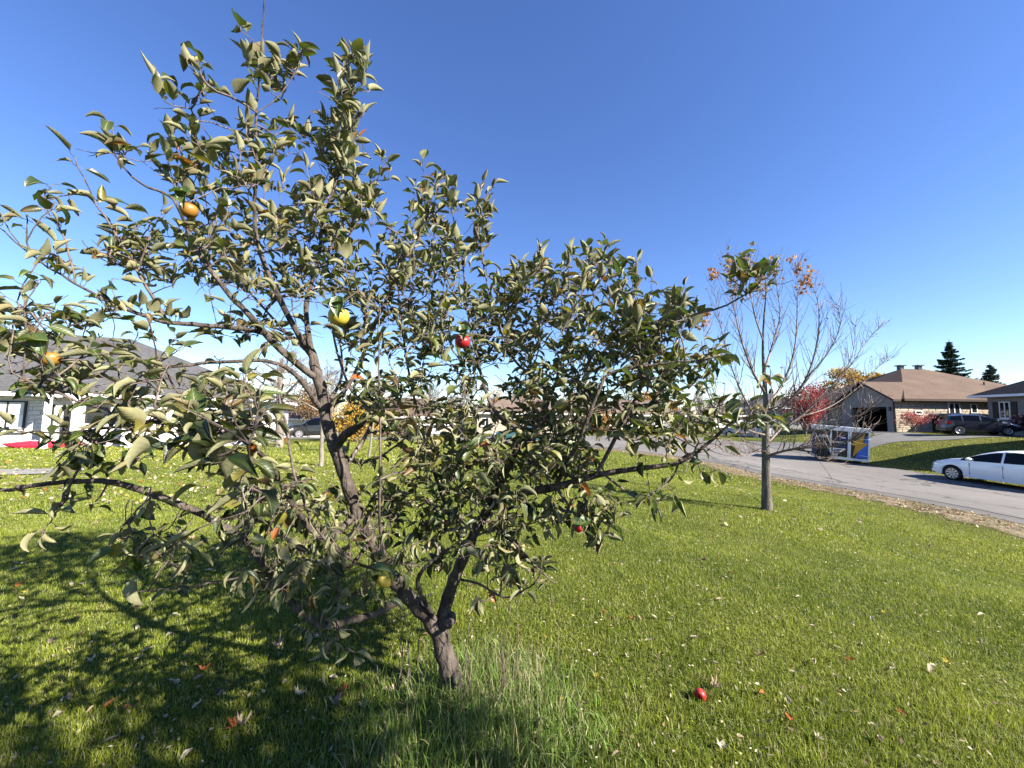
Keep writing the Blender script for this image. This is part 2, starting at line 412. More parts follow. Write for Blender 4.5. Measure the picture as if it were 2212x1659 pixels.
blade_mesh(mb, X, Y, (.018 + .038 * pn) * rng.uniform(.6, 1.35, len(X)), rng.uniform(.0025, .0048, len(X)), .5, grass_col(X, Y), 2)
X, Y = blades(380000, 6.0, 14, 0, 0, 0, 1)
blade_mesh(mb, X, Y, (.02 + .03 * vnoise(X, Y, .35)) * rng.uniform(.6, 1.3, len(X)), rng.uniform(.007, .013, len(X)), .55, grass_col(X, Y), 1)
X, Y = blades(330000, 14, 34, 0, 0, 0, 1)
blade_mesh(mb, X, Y, .055 * rng.uniform(.6, 1.3, len(X)), rng.uniform(.02, .036, len(X)), .5, grass_col(X, Y), 1)
mb.build('lawn_grass', m_grass, kind='stuff')
# far-side lawn (sloping up to the houses) and dry verge grass
mb = MB()
X = rng.uniform(20.7, 42, 120000); Y = rng.uniform(6, 34, 120000)
k = (X < 1.42 * Y) & ~((Y > 26.8 + np.clip((28-X)*.0, 0, 1)) & (Y < 30.6)) & ~((X > 27.5) & (Y > 30)) & ~((X < 24) & (Y > 26)) | ((Y > 30.7) & (Y < 33.6) & (X > 34.5) & (X < 42))
X, Y = X[k], Y[k]; c = grass_col(X, Y)
blade_mesh(mb, X, Y, .06 * rng.uniform(.6, 1.3, len(X)), rng.uniform(.02, .035, len(X)), .45, np.clip(c * np.array([1.15, 1.05, 1]), 0, 1), 1)
mb.build('far_lawn_grass', m_grass, kind='stuff')
mb = MB()
s = rng.integers(20, len(nearS) - 40, 60000); t = rng.random(60000)
q = vergeS[s] * t[:, None] + nearS[s] * (1 - t[:, None]) + rng.normal(0, .18, (60000, 2))
inside = (q[:, 0] < lawn_limit(q[:, 1]) - .02); q = q[inside]
c = np.where(rng.random(len(q))[:, None] < .38, np.array([.15, .20, .04]), np.array([.46, .35, .20])) * rng.uniform(.55, 1.2, (len(q), 1))
dn = vnoise(q[:, 0], q[:, 1], .35) > .35
blade_mesh(mb, q[dn, 0], q[dn, 1], .045 * rng.uniform(.4, 1.4, dn.sum()), rng.uniform(.008, .02, dn.sum()), .7, c[dn], 1)
mb.build('dry_verge_grass', m_grass, kind='stuff')

# ------------------------------------------------------------------ foliage and bare-tree builders
def leaf_cloud(mb, cen, rad, n, size, cols, shell=.5, flat=1.0):
    cen = np.asarray(cen, float); rad = np.asarray(rad, float)
    d = rng.normal(0, 1, (n, 3)); d /= np.linalg.norm(d, axis=1)[:, None]
    r = (shell + (1 - shell) * rng.random(n)) ** .7
    p = cen + d * r[:, None] * rad
    a = rng.normal(0, 1, (n, 3)); a /= np.linalg.norm(a, axis=1)[:, None]
    b = np.cross(a, rng.normal(0, 1, (n, 3))); b /= np.linalg.norm(b, axis=1)[:, None]
    sz = size * rng.uniform(.5, 1.3, n)[:, None]
    V = np.stack([p - a * sz, p + b * sz * .6, p + a * sz, p - b * sz * .6], 1).reshape(-1, 3)
    cols = np.asarray(cols, float); c = cols[rng.integers(0, len(cols), n)] * rng.uniform(.7, 1.25, (n, 1))
    mb.add(V, np.arange(n * 4).reshape(-1, 4), np.repeat(c, 4, 0))
def bush(name, label, cat, loc, R, H, cols, n=3000, size=.06, group=None, lumps=12, trunk=0, mat_=None, tm=None):
    root = thing(name, label, cat, loc, 0, group); mb = MB(); tb = MB()
    for i in range(lumps):
        a = rng.uniform(0, 6.28); rr = R * rng.uniform(0, .65) ; hz = trunk + (H - trunk) * rng.uniform(.2, .8)
        k = 1 - abs(hz - trunk - (H - trunk) * .45) / (H) * .5
        c = (math.cos(a) * rr, math.sin(a) * rr, hz)
        leaf_cloud(mb, c, (R * .45 * k, R * .45 * k, (H - trunk) * .26), n // lumps, size, cols, .3)
        tb.tube(spline([(0, 0, 0), (c[0] * .3, c[1] * .3, max(trunk, .3 * H) * .8), c], 4), np.linspace(R * .03 + .01, .006, 9), 4)
    mb.build('crown', mat_ or m_foliage, root)
    tb.build('trunk', tm or m_greybark, root, smooth=True)
    return root
def bare(mb, base, H, r0, depth=4, spread=.5, upb=.5, nb=(4, 7), first=.35, k0=8, minr=.004, tips=None, lean=(0, 0, 1), mb2=None, kink=.06):
    """recursive bare tree: adds limbs to mb (thick) and mb2 (thin)"""
    def grow(p, d, L, r, lev):
        n = max(3, int(L / .25)) if lev < 2 else 4
        n = min(n, 9); P = [p]; dd = np.array(d, float)
        for i in range(n):
            dd = dd + rng.normal(0, kink * (1 + lev * .4), 3) + np.array([0, 0, upb * .12]); dd /= np.linalg.norm(dd)
            P.append(P[-1] + dd * L / n)
        P = np.array(P); R = np.linspace(r, max(minr, r * (.35 if lev else .3)), len(P))
        tgt = mb if (lev < 2 or mb2 is None) else mb2
        tgt.tube(P, R, [k0, 6, 4, 3, 3, 3][min(lev, 5)], cap=False)
        if lev >= depth:
            if tips is not None: tips.append((P[-1], dd))
            return
        m = rng.integers(*nb) if lev else int(nb[1] * 2)
        for j in range(m):
            t = rng.uniform(first if lev == 0 else .2, .97); i = int(t * (len(P) - 1)); q = P[i] + (P[min(i + 1, len(P) - 1)] - P[i]) * (t * (len(P) - 1) - i)
            T = P[min(i + 1, len(P) - 1)] - P[i]; T = T / (np.linalg.norm(T) + 1e-9)
            s = rng.normal(0, 1, 3); s -= T * (s @ T); s /= np.linalg.norm(s)
            nd = T * (1 - spread) + s * spread * 1.2 + np.array([0, 0, upb * .5]); nd /= np.linalg.norm(nd)
            grow(q, nd, L * rng.uniform(.38, .62) * (1.15 - .5 * t if lev == 0 else 1), max(minr, R[i] * .55), lev + 1)
        if tips is not None: tips.append((P[-1], dd))
    grow(np.array(base, float), np.array(lean, float), H, r0, 0)
# ------------------------------------------------------------------ houses
m_wstone = mat('pale_limestone', (.52, .49, .45), (.70, .67, .62), 2.2, .85, .5, 18)
m_wmortar = mat('pale_mortar', (.50, .48, .45), (.58, .56, .53), 4, .9, .3)
m_stone2 = mat('warm_limestone', (.42, .35, .27), (.62, .54, .43), 1.3, .85, .5, 10)
m_mortar2 = mat('warm_mortar', (.40, .35, .29), (.46, .41, .34), 4, .9)
m_stucco = mat('grey_stucco', (.30, .29, .28), (.36, .35, .34), 3, .9, .3, 30)
def shingle_mat(name, c1, c2, s=9):
    m, n, l, b = _new(name); b.inputs['Roughness'].default_value = .92; setspec(b, .15)
    t = tex(n, l, 'noise', s, detail=6, stretch=(1, 1, 3)); t2 = tex(n, l, 'noise', .7, detail=3)
    c1 = tuple(q * ALB for q in c1); c2 = tuple(q * ALB for q in c2); r = ramp(n, l, t.outputs['Fac'], [(.3, c1), (.7, c2)]); r2 = ramp(n, l, t2.outputs['Fac'], [(.3, (.85,) * 3), (.7, (1.1,) * 3)])
    wv = n.new('ShaderNodeTexWave'); wv.bands_direction = 'Z'; wv.inputs['Scale'].default_value = 2.4; wv.inputs['Distortion'].default_value = .5; wv.wave_profile = 'SAW'
    tc = n.new('ShaderNodeTexCoord'); l.new(tc.outputs['Object'], wv.inputs[0])
    r3 = ramp(n, l, wv.outputs['Fac'], [(0, (.62,) * 3), (.2, (1, 1, 1))])
    a = n.new('ShaderNodeMixRGB'); a.blend_type = 'MULTIPLY'; a.inputs[0].default_value = 1; l.new(r.outputs[0], a.inputs[1]); l.new(r2.outputs[0], a.inputs[2])
    a2 = n.new('ShaderNodeMixRGB'); a2.blend_type = 'MULTIPLY'; a2.inputs[0].default_value = .55; l.new(a.outputs[0], a2.inputs[1]); l.new(r3.outputs[0], a2.inputs[2])
    l.new(a2.outputs[0], b.inputs['Base Color'])
    bp = n.new('ShaderNodeBump'); bp.inputs['Strength'].default_value = .6; bp.inputs['Distance'].default_value = .03
    l.new(wv.outputs['Fac'], bp.inputs['Height']); l.new(bp.outputs[0], b.inputs['Normal']); return m
m_roofgrey = shingle_mat('grey_shingle', (.07, .07, .075), (.135, .135, .14))
m_roofbrown = shingle_mat('brown_shingle', (.115, .080, .062), (.185, .132, .102))
m_roofdark = shingle_mat('black_shingle', (.025, .025, .03), (.055, .055, .06))
m_roofbrown2 = shingle_mat('dull_brown_shingle', (.16, .12, .095), (.24, .18, .15))
m_brownfascia = mat('brown_fascia', (.05, .028, .022), None, rough=.5)
m_door = mat('dark_door', (.03, .028, .026), (.05, .045, .04), 5, .5)
m_garage = mat('garage_door_grey', (.42, .44, .46), (.48, .50, .52), 3, .5)

def hip(name, m, parent, x0, x1, y0, y1, z, rise, ov=.5, gable0=False, gable1=False, thick=.18, fascia=None, er=None):
    """hip roof over x0..x1, y0..y1; ridge along the longer axis; gable ends optional on the x ends"""
    X0, X1, Y0, Y1 = x0 - ov, x1 + ov, y0 - ov, y1 + ov
    half = (Y1 - Y0) / 2; ym = (Y0 + Y1) / 2
    if (X1 - X0) >= (Y1 - Y0):
        a = (X0 + (0 if gable0 else er or half), ym); b = (X1 - (0 if gable1 else er or half), ym)
        V = [(X0, Y0, z), (X1, Y0, z), (X1, Y1, z), (X0, Y1, z), (a[0], a[1], z + rise), (b[0], b[1], z + rise)]
        fs = [(0, 1, 5, 4), (1, 2, 5), (2, 3, 4, 5), (3, 0, 4)]
    else:
        half = (X1 - X0) / 2; xm = (X0 + X1) / 2
        V = [(X0, Y0, z), (X1, Y0, z), (X1, Y1, z), (X0, Y1, z), (xm, Y0 + half, z + rise), (xm, Y1 - half, z + rise)]
        fs = [(0, 1, 4), (1, 2, 5, 4), (2, 3, 5), (3, 0, 4, 5)]
    r = face('roof', m, parent, V, fs + [(3, 2, 1, 0)])
    if fascia:
        t = .03
        mb = MB(); mb.box(X0 - t, X1 + t, Y0 - t, Y0, z - thick, z + .012); mb.box(X0 - t, X1 + t, Y1, Y1 + t, z - thick, z + .012)
        mb.box(X0 - t, X0, Y0, Y1, z - thick, z + .011); mb.box(X1, X1 + t, Y0, Y1, z - thick, z + .011)
        mb.build('fascia', fascia, r)
        boxp('soffit', fascia, r, X0, X1, Y0, Y1, z - .06, z - .03)
    return r
def window(parent, x0, x1, z0, z1, y, frame=None, mull=1, sill=True, blind=False, face_dir='-y', slats=False, shutters=False):
    """framed window standing on the plane y, looking towards -y"""
    frame = frame or m_white; t = .07
    mb = MB(); mb.box(x0, x1, y - .05, y + .02, z1 - t, z1); mb.box(x0, x1, y - .05, y + .02, z0, z0 + t)
    mb.box(x0, x0 + t, y - .05, y + .02, z0 + t, z1 - t); mb.box(x1 - t, x1, y - .05, y + .02, z0 + t, z1 - t)
    for i in range(1, mull + 1):
        xm = x0 + (x1 - x0) * i / (mull + 1); mb.box(xm - .035, xm + .035, y - .045, y + .02, z0 + t, z1 - t)
    f = mb.build('window', frame, parent)
    ed = [x0 + t] + [x0 + (x1 - x0) * i / (mull + 1) for i in range(1, mull + 1)] + [x1 - t]
    for a, b in zip(ed[:-1], ed[1:]):
        boxp('pane', m_blind if blind else m_glass, f, a, b, y - .02, y - .004, z0 + t, z1 - t)
    if slats:
        mb = MB()
        for k in range(8): mb.box(x0 + t, x1 - t, y - .035, y - .024, z1 - .14 - k * .075, z1 - .10 - k * .075)
        mb.build('blind_slats', m_garage, f)
    if sill: boxp('sill', m_white, f, x0 - .08, x1 + .08, y - .13, y - .052, z0 - .10, z0 + .012)
    if shutters:
        for a, b in ((x0 - .42, x0 - .06), (x1 + .06, x1 + .42)): boxp('shutter', m_door, parent, a, b, y - .045, y - .003, z0, z1)
    return f
stone_meshes = []
def stones(parent, x0, x1, z0, z1, y, m, holes, limit, sx=.46, sz=.2, seed=1):
    """coursed stone facing on plane y (towards -y): single stones as parts up to `limit`, the rest joined"""
    r = np.random.default_rng(seed); rest = MB(); made = 0
    if not stone_meshes:
        for k in range(6):
            V = []
            for z in (-.5, .5):
                for x in (-.5, .5): V.append((x * r.uniform(.98, 1.0), 0, z * r.uniform(.97, 1.0)))
            for z in (-.44, .44):
                for x in (-.46, .46): V.append((x * r.uniform(.95, 1.02), -1 * r.uniform(.8, 1.1), z * r.uniform(.9, 1.05)))
            stone_meshes.append(V)
    fs = [(4, 5, 7, 6), (0, 1, 5, 4), (1, 3, 7, 5), (3, 2, 6, 7), (2, 0, 4, 6)]
    data = []
    for V in stone_meshes:
        me = bpy.data.meshes.new('stone'); me.from_pydata(V, [], fs); me.materials.append(m); data.append(me)
    z = z0
    rows = []
    while z < z1 - .05:
        h = sz * r.choice([.7, 1, 1, 1.35]); h = min(h, z1 - z)
        x = x0 - r.uniform(0, .2)
        while x < x1:
            w_ = sx * r.uniform(.55, 1.5); a, b = max(x, x0), min(x + w_, x1); x += w_
            if b - a < .08: continue
            if any(a < hx1 + .02 and b > hx0 - .02 and z < hz1 and z + h > hz0 for hx0, hx1, hz0, hz1 in holes):
                # trim against the openings
                ok = False
                for hx0, hx1, hz0, hz1 in holes:
                    if z < hz1 and z + h > hz0:
                        if a < hx0 - .12 and b > hx0: b = hx0 - .03; ok = True
                        elif b > hx1 + .12 and a < hx1: a = hx1 + .03; ok = True
                if not ok or b - a < .08: continue
                if any(a < hx1 and b > hx0 and z < hz1 and z + h > hz0 for hx0, hx1, hz0, hz1 in holes): continue
            rows.append((a, b, z, h))
        z += h
    r.shuffle(rows)
    for (a, b, z, h) in rows:
        g_ = .012; k = int(r.integers(0, 6)); dp = r.uniform(.03, .055)
        if made < limit:
            o = bpy.data.objects.new('stone', data[k]); C.objects.link(o); o.parent = parent
            o.location = ((a + b) / 2, y, z + h / 2); o.scale = (b - a - g_, dp, h - g_); made += 1
        else:
            V = np.array(stone_meshes[k]) * np.array([b - a - g_, dp, h - g_]) + np.array([(a + b) / 2, y, z + h / 2])
            rest.add(V, fs)
    if rest.n: rest.build('stone_courses', m, parent, kind='stuff')

# ---- white stone house on the left: local x along the facade from its right-hand corner to the left, -y towards the lawn
c0 = at(578, 963, 22.9); c1 = at(50, 965, 18.7)
dv = (c0 - c1)[:2]; ang = math.atan2(dv[1], dv[0])
gh = min(g1(c0[0], c0[1]), g1(c1[0], c1[1])) - .02
H1 = thing('stone_house', 'pale stone bungalow with grey hip roof behind the left branches', 'house', (c0[0], c0[1], gh), ang)
EV = 2.75
def u2x(u, yl=0.0):
    """local x on the facade plane for photo column u"""
    d = M3 @ np.array([(u - 1106) / F, 0.0, -1.0]); d = d[:2] / np.linalg.norm(d[:2])
    t = np.array([math.cos(ang), math.sin(ang)]); nrm = np.array([-t[1], t[0]])
    o = c0[:2] + nrm * yl
    s = (o @ nrm) / (d @ nrm); p = d * s; return float((p - o) @ t)
wall = boxp('wall', m_wmortar, H1, -26, 0, 0.0, 10.5, -.3, EV)
wins = [(u2x(-16), u2x(66), .95, 2.35), (u2x(195), u2x(246), 1.25, 2.2), (u2x(302), u2x(322), 1.3, 2.1), (u2x(392), u2x(412), 1.3, 2.1)]
holes = [(a - .02, b + .02, c_ - .12, d_ + .02) for a, b, c_, d_ in wins]
dx0, dx1 = u2x(113), u2x(124); ex0, ex1 = u2x(146), u2x(166)
holes += [(dx0, dx1, -.3, 2.2), (ex0, ex1, -.3, 2.2)]
gx0, gx1 = u2x(430), u2x(548)
holes += [(gx0, gx1, -.3, 2.25)]
stones(wall, -12.2, -0.02, 0.05, EV - .1, -.001, m_wstone, holes, 290, .5, .21, 3)
stones(wall, -26, -12.2, 0.05, EV - .1, -.001, m_wstone, holes, 0, .5, .21, 4)
stones(wall, 0.02, 0.03, 0, .1, 0, m_wstone, [], 0)
window(H1, *wins[0], -.06, frame=m_door, mull=1, blind=True, slats=True)
window(H1, *wins[1], -.06, frame=m_door, mull=1)
window(H1, *wins[2], -.06); window(H1, *wins[3], -.06)
boxp('front_door', m_door, H1, dx0, dx1, -.05, -.002, -.25, 2.2)
boxp('front_door', m_door, H1, ex0, ex1, -.05, -.002, -.25, 2.2)
gd = boxp('garage_door', m_white, H1, gx0, gx1, -.04, -.002, -.28, 2.25)
for k in range(1, 4): boxp('panel', m_wmortar, gd, gx0 + .1, gx1 - .1, -.055, -.041, -.28 + k * .62 - .56, -.28 + k * .62 - .08)
hip('roof', m_roofgrey, H1, -26, 0, 0, 10.5, EV, 3.75, .55, fascia=m_white, er=9.0)
pr = hip('roof', m_roofgrey, H1, u2x(170), u2x(110), -1.6, 3.0, EV - .02, 1.9, .35, fascia=m_white)
for uu in (170, 290, 110): 
    xx = u2x(uu, -1.45); boxp('porch_post', m_white, H1, xx - .09, xx + .09, -1.55, -1.37, -.3, EV - .09)
boxp('downpipe', m_white, H1, -.42, -.32, -.12, -.01, -.2, EV - .2)
boxp('foundation', m_stucco, H1, -26.02, .02, -.045, -.004, -.35, 0.04)
# red kayak lying before the house
kp = gat(92, 968); K = thing('kayak', 'bright red kayak lying on the grass by the pale stone house', 'kayak', kp, ang)
mb = MB(); xs = np.linspace(-1.35, 1.35, 15)
mb.tube([(x, 0, .13 + .10 * (x / 1.35) ** 4) for x in xs], [max(.02, .24 * (1 - (abs(x) / 1.36) ** 2.4)) for x in xs], 10)
m_red = mat('red_plastic', (.55, .03, .06), (.45, .02, .05), 5, .35, spec=.5)
mb.build('hull', m_red, K, smooth=True)
MB().tube([(.4 * math.cos(t), .17 * math.sin(t), .355) for t in np.linspace(0, 6.283, 17)], .02, 5).build('cockpit_rim', m_white, K)

# ---- house helper for the rest of the street
def simple_house(name, label, loc, rz, L, D, ev, rise, mw, mr, fas, wins=(), door=None, garage=None, gable0=False, gable1=False, ov=.5, chim=None, garage_mat=None):
    h = thing(name, label, 'house', loc, rz)
    boxp('wall', mw, h, 0, L, 0, D, -1.2, ev)
    hip('roof', mr, h, 0, L, 0, D, ev, rise, ov, gable0, gable1, fascia=fas)
    if gable0: extr_gable(h, mw, 0.0, .12, D, ev, rise, ov)
    if gable1: extr_gable(h, mw, L - .12, L, D, ev, rise, ov)
    for wn in wins: window(h, *wn, -.003)
    if door: boxp('front_door', m_door, h, door[0], door[1], -.05, -.002, 0, 2.1)
    if garage:
        gdo = boxp('garage_door', garage_mat or m_garage, h, garage[0], garage[1], -.05, -.002, 0, garage[2])
        for k in range(4): boxp('panel', garage_mat or m_garage, gdo, garage[0] + .1, garage[1] - .1, -.065, -.051, .06 + k * garage[2] / 4, (k + 1) * garage[2] / 4 - .04)
    if chim: boxp('chimney', m_wstone, h, chim[0], chim[0] + .7, chim[1], chim[1] + .7, ev, ev + rise + .7)
    return h
def extr_gable(h, m, xa, xb, D, ev, rise, ov):
    k = rise / (D / 2 + ov)
    z0 = ev; V = []
    for x in (xa, xb): V += [(x, .0, z0), (x, D, z0), (x, D / 2, z0 + k * D / 2 - .02)]
    face('gable', m, h, V, [(0, 2, 1), (3, 4, 5), (0, 1, 4, 3), (1, 2, 5, 4), (2, 0, 3, 5)])

# ---- brown-roofed house across the road
bz = .80
B = thing('brown_roofed_house', 'tan stone house with wide brown hip roof and open dark garage', 'house', (33.8, 34.0, bz), 0)
W_ = 2.75
mb = MB(); mb.box(.0, .3, 0, .75, -.6, W_); mb.box(0, .3, 4.35, 5.4, -.6, W_); mb.box(0, .3, .75, 4.35, 2.12, W_)
wa = mb.build('garage_wall', m_stucco, B)
gw = boxp('wall', m_mortar2, B, .3, 16, 0, .3, -.8, W_)
def bu(u): return (u - 1106) / F * 34.0 - 33.8
hs = [(bu(2047), bu(2072), 1.55, 2.5), (bu(2095), bu(2109), 1.6, 2.45), (bu(1974), bu(1990), 1.45, 1.8), (bu(2011), bu(2026), -.2, 1.35)]
stones(gw, .02, 16, -.35, W_ - .05, -.001, m_stone2, [(a, b, c_ - .1, d_) for a, b, c_, d_ in hs], 290, .5, .2, 9)
window(B, *hs[0], -.05); window(B, *hs[1], -.05, mull=0); window(B, *hs[2], -.05, mull=0, sill=False)
boxp('side_door', m_door, B, hs[3][0], hs[3][1], -.06, -.002, -.2, 1.35)
boxp('wall', m_mortar2, B, 15.7, 16, .3, 12.6, -.8, W_); boxp('wall', m_stucco, B, 2.6, 2.9, 5.4, 12, -.8, W_); boxp('wall', m_mortar2, B, 2.9, 15.7, 12.3, 12.6, -.8, W_)
# garage room
mb = MB(); mb.box(.3, 6.5, 5.05, 5.35, -.3, W_ - .1); mb.box(6.2, 6.5, .3, 5.05, -.3, W_ - .1); mb.box(.3, 6.5, .31, 5.05, -.3, -.12)
mb.build('garage_interior', m_dark, B)
boxp('tool_cabinet', m_darkmetal, B, 4.6, 5.4, 1.2, 3.4, -.12, 1.3)
extr_gable(B, m_stucco, 0.0, .3, 5.4, W_, 1.85, .4)
# garage roof with ridge along x, gable to the left
V = [(-.45, -.4, W_ - .02), (7, -.4, W_ - .02), (7, 5.8, W_ - .02), (-.45, 5.8, W_ - .02), (-.45, 2.7, W_ + 1.83), (7, 2.7, W_ + 1.83)]
gr = face('garage_roof', m_roofbrown, B, V, [(0, 1, 5, 4), (2, 3, 4, 5)])
mb = MB()
mb.tube([(-.47, -.42, W_ - .09), (-.47, 2.7, W_ + 1.76)], .075, 4); mb.tube([(-.47, 5.82, W_ - .09), (-.47, 2.7, W_ + 1.76)], .075, 4)
mb.box(-.5, .7, -.46, -.41, W_ - .19, W_ - .01); mb.build('fascia', m_brownfascia, gr)
hip('roof', m_roofbrown, B, .95, 16, .0, 12.6, W_ + .05, 3.55, .55, fascia=m_brownfascia)
for (x, y) in ((7.4, 6.5), (9.1, 6.3)): 
    v_ = boxp('roof_vent', m_darkmetal, B, x - .2, x + .2, y - .2, y + .2, W_ + 3.2, W_ + 3.92); boxp('vent_cap', m_darkmetal, v_, x - .34, x + .34, y - .34, y + .34, W_ + 3.92, W_ + 4.02)
MB().tube([(11.2, 2.5, W_ + .9), (11.2, 2.5, W_ + 1.9)], .06, 6).build('vent_pipe', m_brownfascia, B)
MB().tube([(-.03, .03, -.3), (-.03, .03, W_ - .2)], .06, 6).build('downpipe', m_brownfascia, B)
boxp('wall_lantern', m_darkmetal, B, -.12, -.003, .3, .48, 1.75, 2.1)
# front porch wing beyond the garage
hip('porch_roof', m_roofbrown2, B, 1.0, 6, 5.9, 11.5, W_ - .1, 1.5, .3, fascia=m_brownfascia)
for y in (6.1, 8.6, 11.2): boxp('porch_post', m_stucco, B, 1.0, 1.25, y, y + .25, -.8, W_ - .17)

# ---- dark-roofed house at the right edge
D = thing('dark_roofed_house', 'shaded grey house with black roof and shuttered window at right edge', 'house', (39.6, 32.0, .75), -math.pi / 2)
boxp('wall', m_stucco, D, 0, 16, 0, 11, -1.0, 3.1)
hip('roof', m_roofdark, D, 0, 16, 0, 11, 3.1, 3.4, .75, fascia=m_white)
window(D, .75, 1.45, 1.2, 2.55, -.003, mull=1, shutters=True); window(D, 5, 6, 1.2, 2.5, -.003, shutters=True)
# ---- neighbour just outside the frame on the right: it throws the wedge of shade over the far lawn
N = simple_house('neighbour_house', 'tall gabled house just beyond the white car', (32.3, 10.7, g1(34, 17) - .1), math.radians(13), 14, 10.5, 3.0, 4.6, m_stucco, m_roofdark, m_white, gable0=True, ov=.5, wins=[(2, 3.2, 1, 2.2), (6, 7.2, 1, 2.2)])

# ---- houses at the end of the street
def house_at(u0, u1, Y, vb, *a, tilt=0, **k):
    p = at(u0, vb, Y); q = at(u1, vb, Y); z = g1(p[0], p[1]); z = min(p[2], z + .3)
    return p, np.linalg.norm(q - p), z
p, L, z = house_at(556, 672, 46, 946)
simple_house('white_garage_house', 'low white house with tan roof behind the thick grey trunk', (p[0], p[1], p[2]), math.radians(-2), L, 8, 2.35, 1.6, m_wstone, m_stone2 if False else m_roofbrown2, m_white, garage=(1.6, 4.2, 2.0), garage_mat=m_white, wins=[(4.8, 5.6, .8, 1.7)])
p, L, z = house_at(738, 905, 50, 942)
simple_house('brown_gabled_house', 'brown gabled house with small white grid window at street end', (p[0], p[1], p[2]), math.radians(3), L, 9, 2.6, 2.6, m_brownfascia if False else mat('brown_siding', (.12, .07, .05), (.17, .10, .07), 3, .8), m_roofbrown, m_white, gable0=True, gable1=True, wins=[(5.35, 6.6, 1.3, 2.3), (1.2, 2.2, 1.2, 2.2)], chim=(3.2, 3.5), door=(8.0, 8.9))
p, L, z = house_at(905, 962, 47, 938)
simple_house('small_garage', 'small tan garage with low brown roof between two far houses', (p[0], p[1], p[2]), 0, L, 6, 1.25, .7, m_stone2, m_roofbrown, m_white, garage=(1.5, 2.6, .95), ov=.25)
p, L, z = house_at(1030, 1235, 54, 937)
simple_house('tan_hip_house', 'tan stone house with brown-grey hip roof and pale garage door', (p[0], p[1], p[2]), math.radians(2), L, 11, 2.95, 3.0, m_stone2, m_roofbrown2, m_white, garage=(4.2, 6.2, 2.1), wins=[(.6, 1.7, 1.1, 2.2), (8, 9.4, 1.1, 2.2), (10.6, 11.8, 1.1, 2.2)], door=(7, 7.8))
p, L, z = house_at(1290, 1500, 62, 932)
simple_house('far_brown_house', 'distant low house with dull brown roof behind the apple leaves', (p[0], p[1], p[2]), math.radians(-3), L, 10, 2.7, 2.6, m_stucco, m_roofbrown2, m_white, wins=[(2, 3.5, 1, 2.1), (9, 10.5, 1, 2.1)], garage=(5, 8, 2.1))
p, L, z = house_at(1630, 1760, 58, 920)
simple_house('grey_far_house', 'distant grey house partly behind the red maple', (p[0], p[1], p[2]), math.radians(-8), L, 9, 2.8, 2.4, m_stucco, m_roofgrey, m_white, wins=[(1, 2.2, 1, 2.1), (5, 6.4, 1, 2.1)])

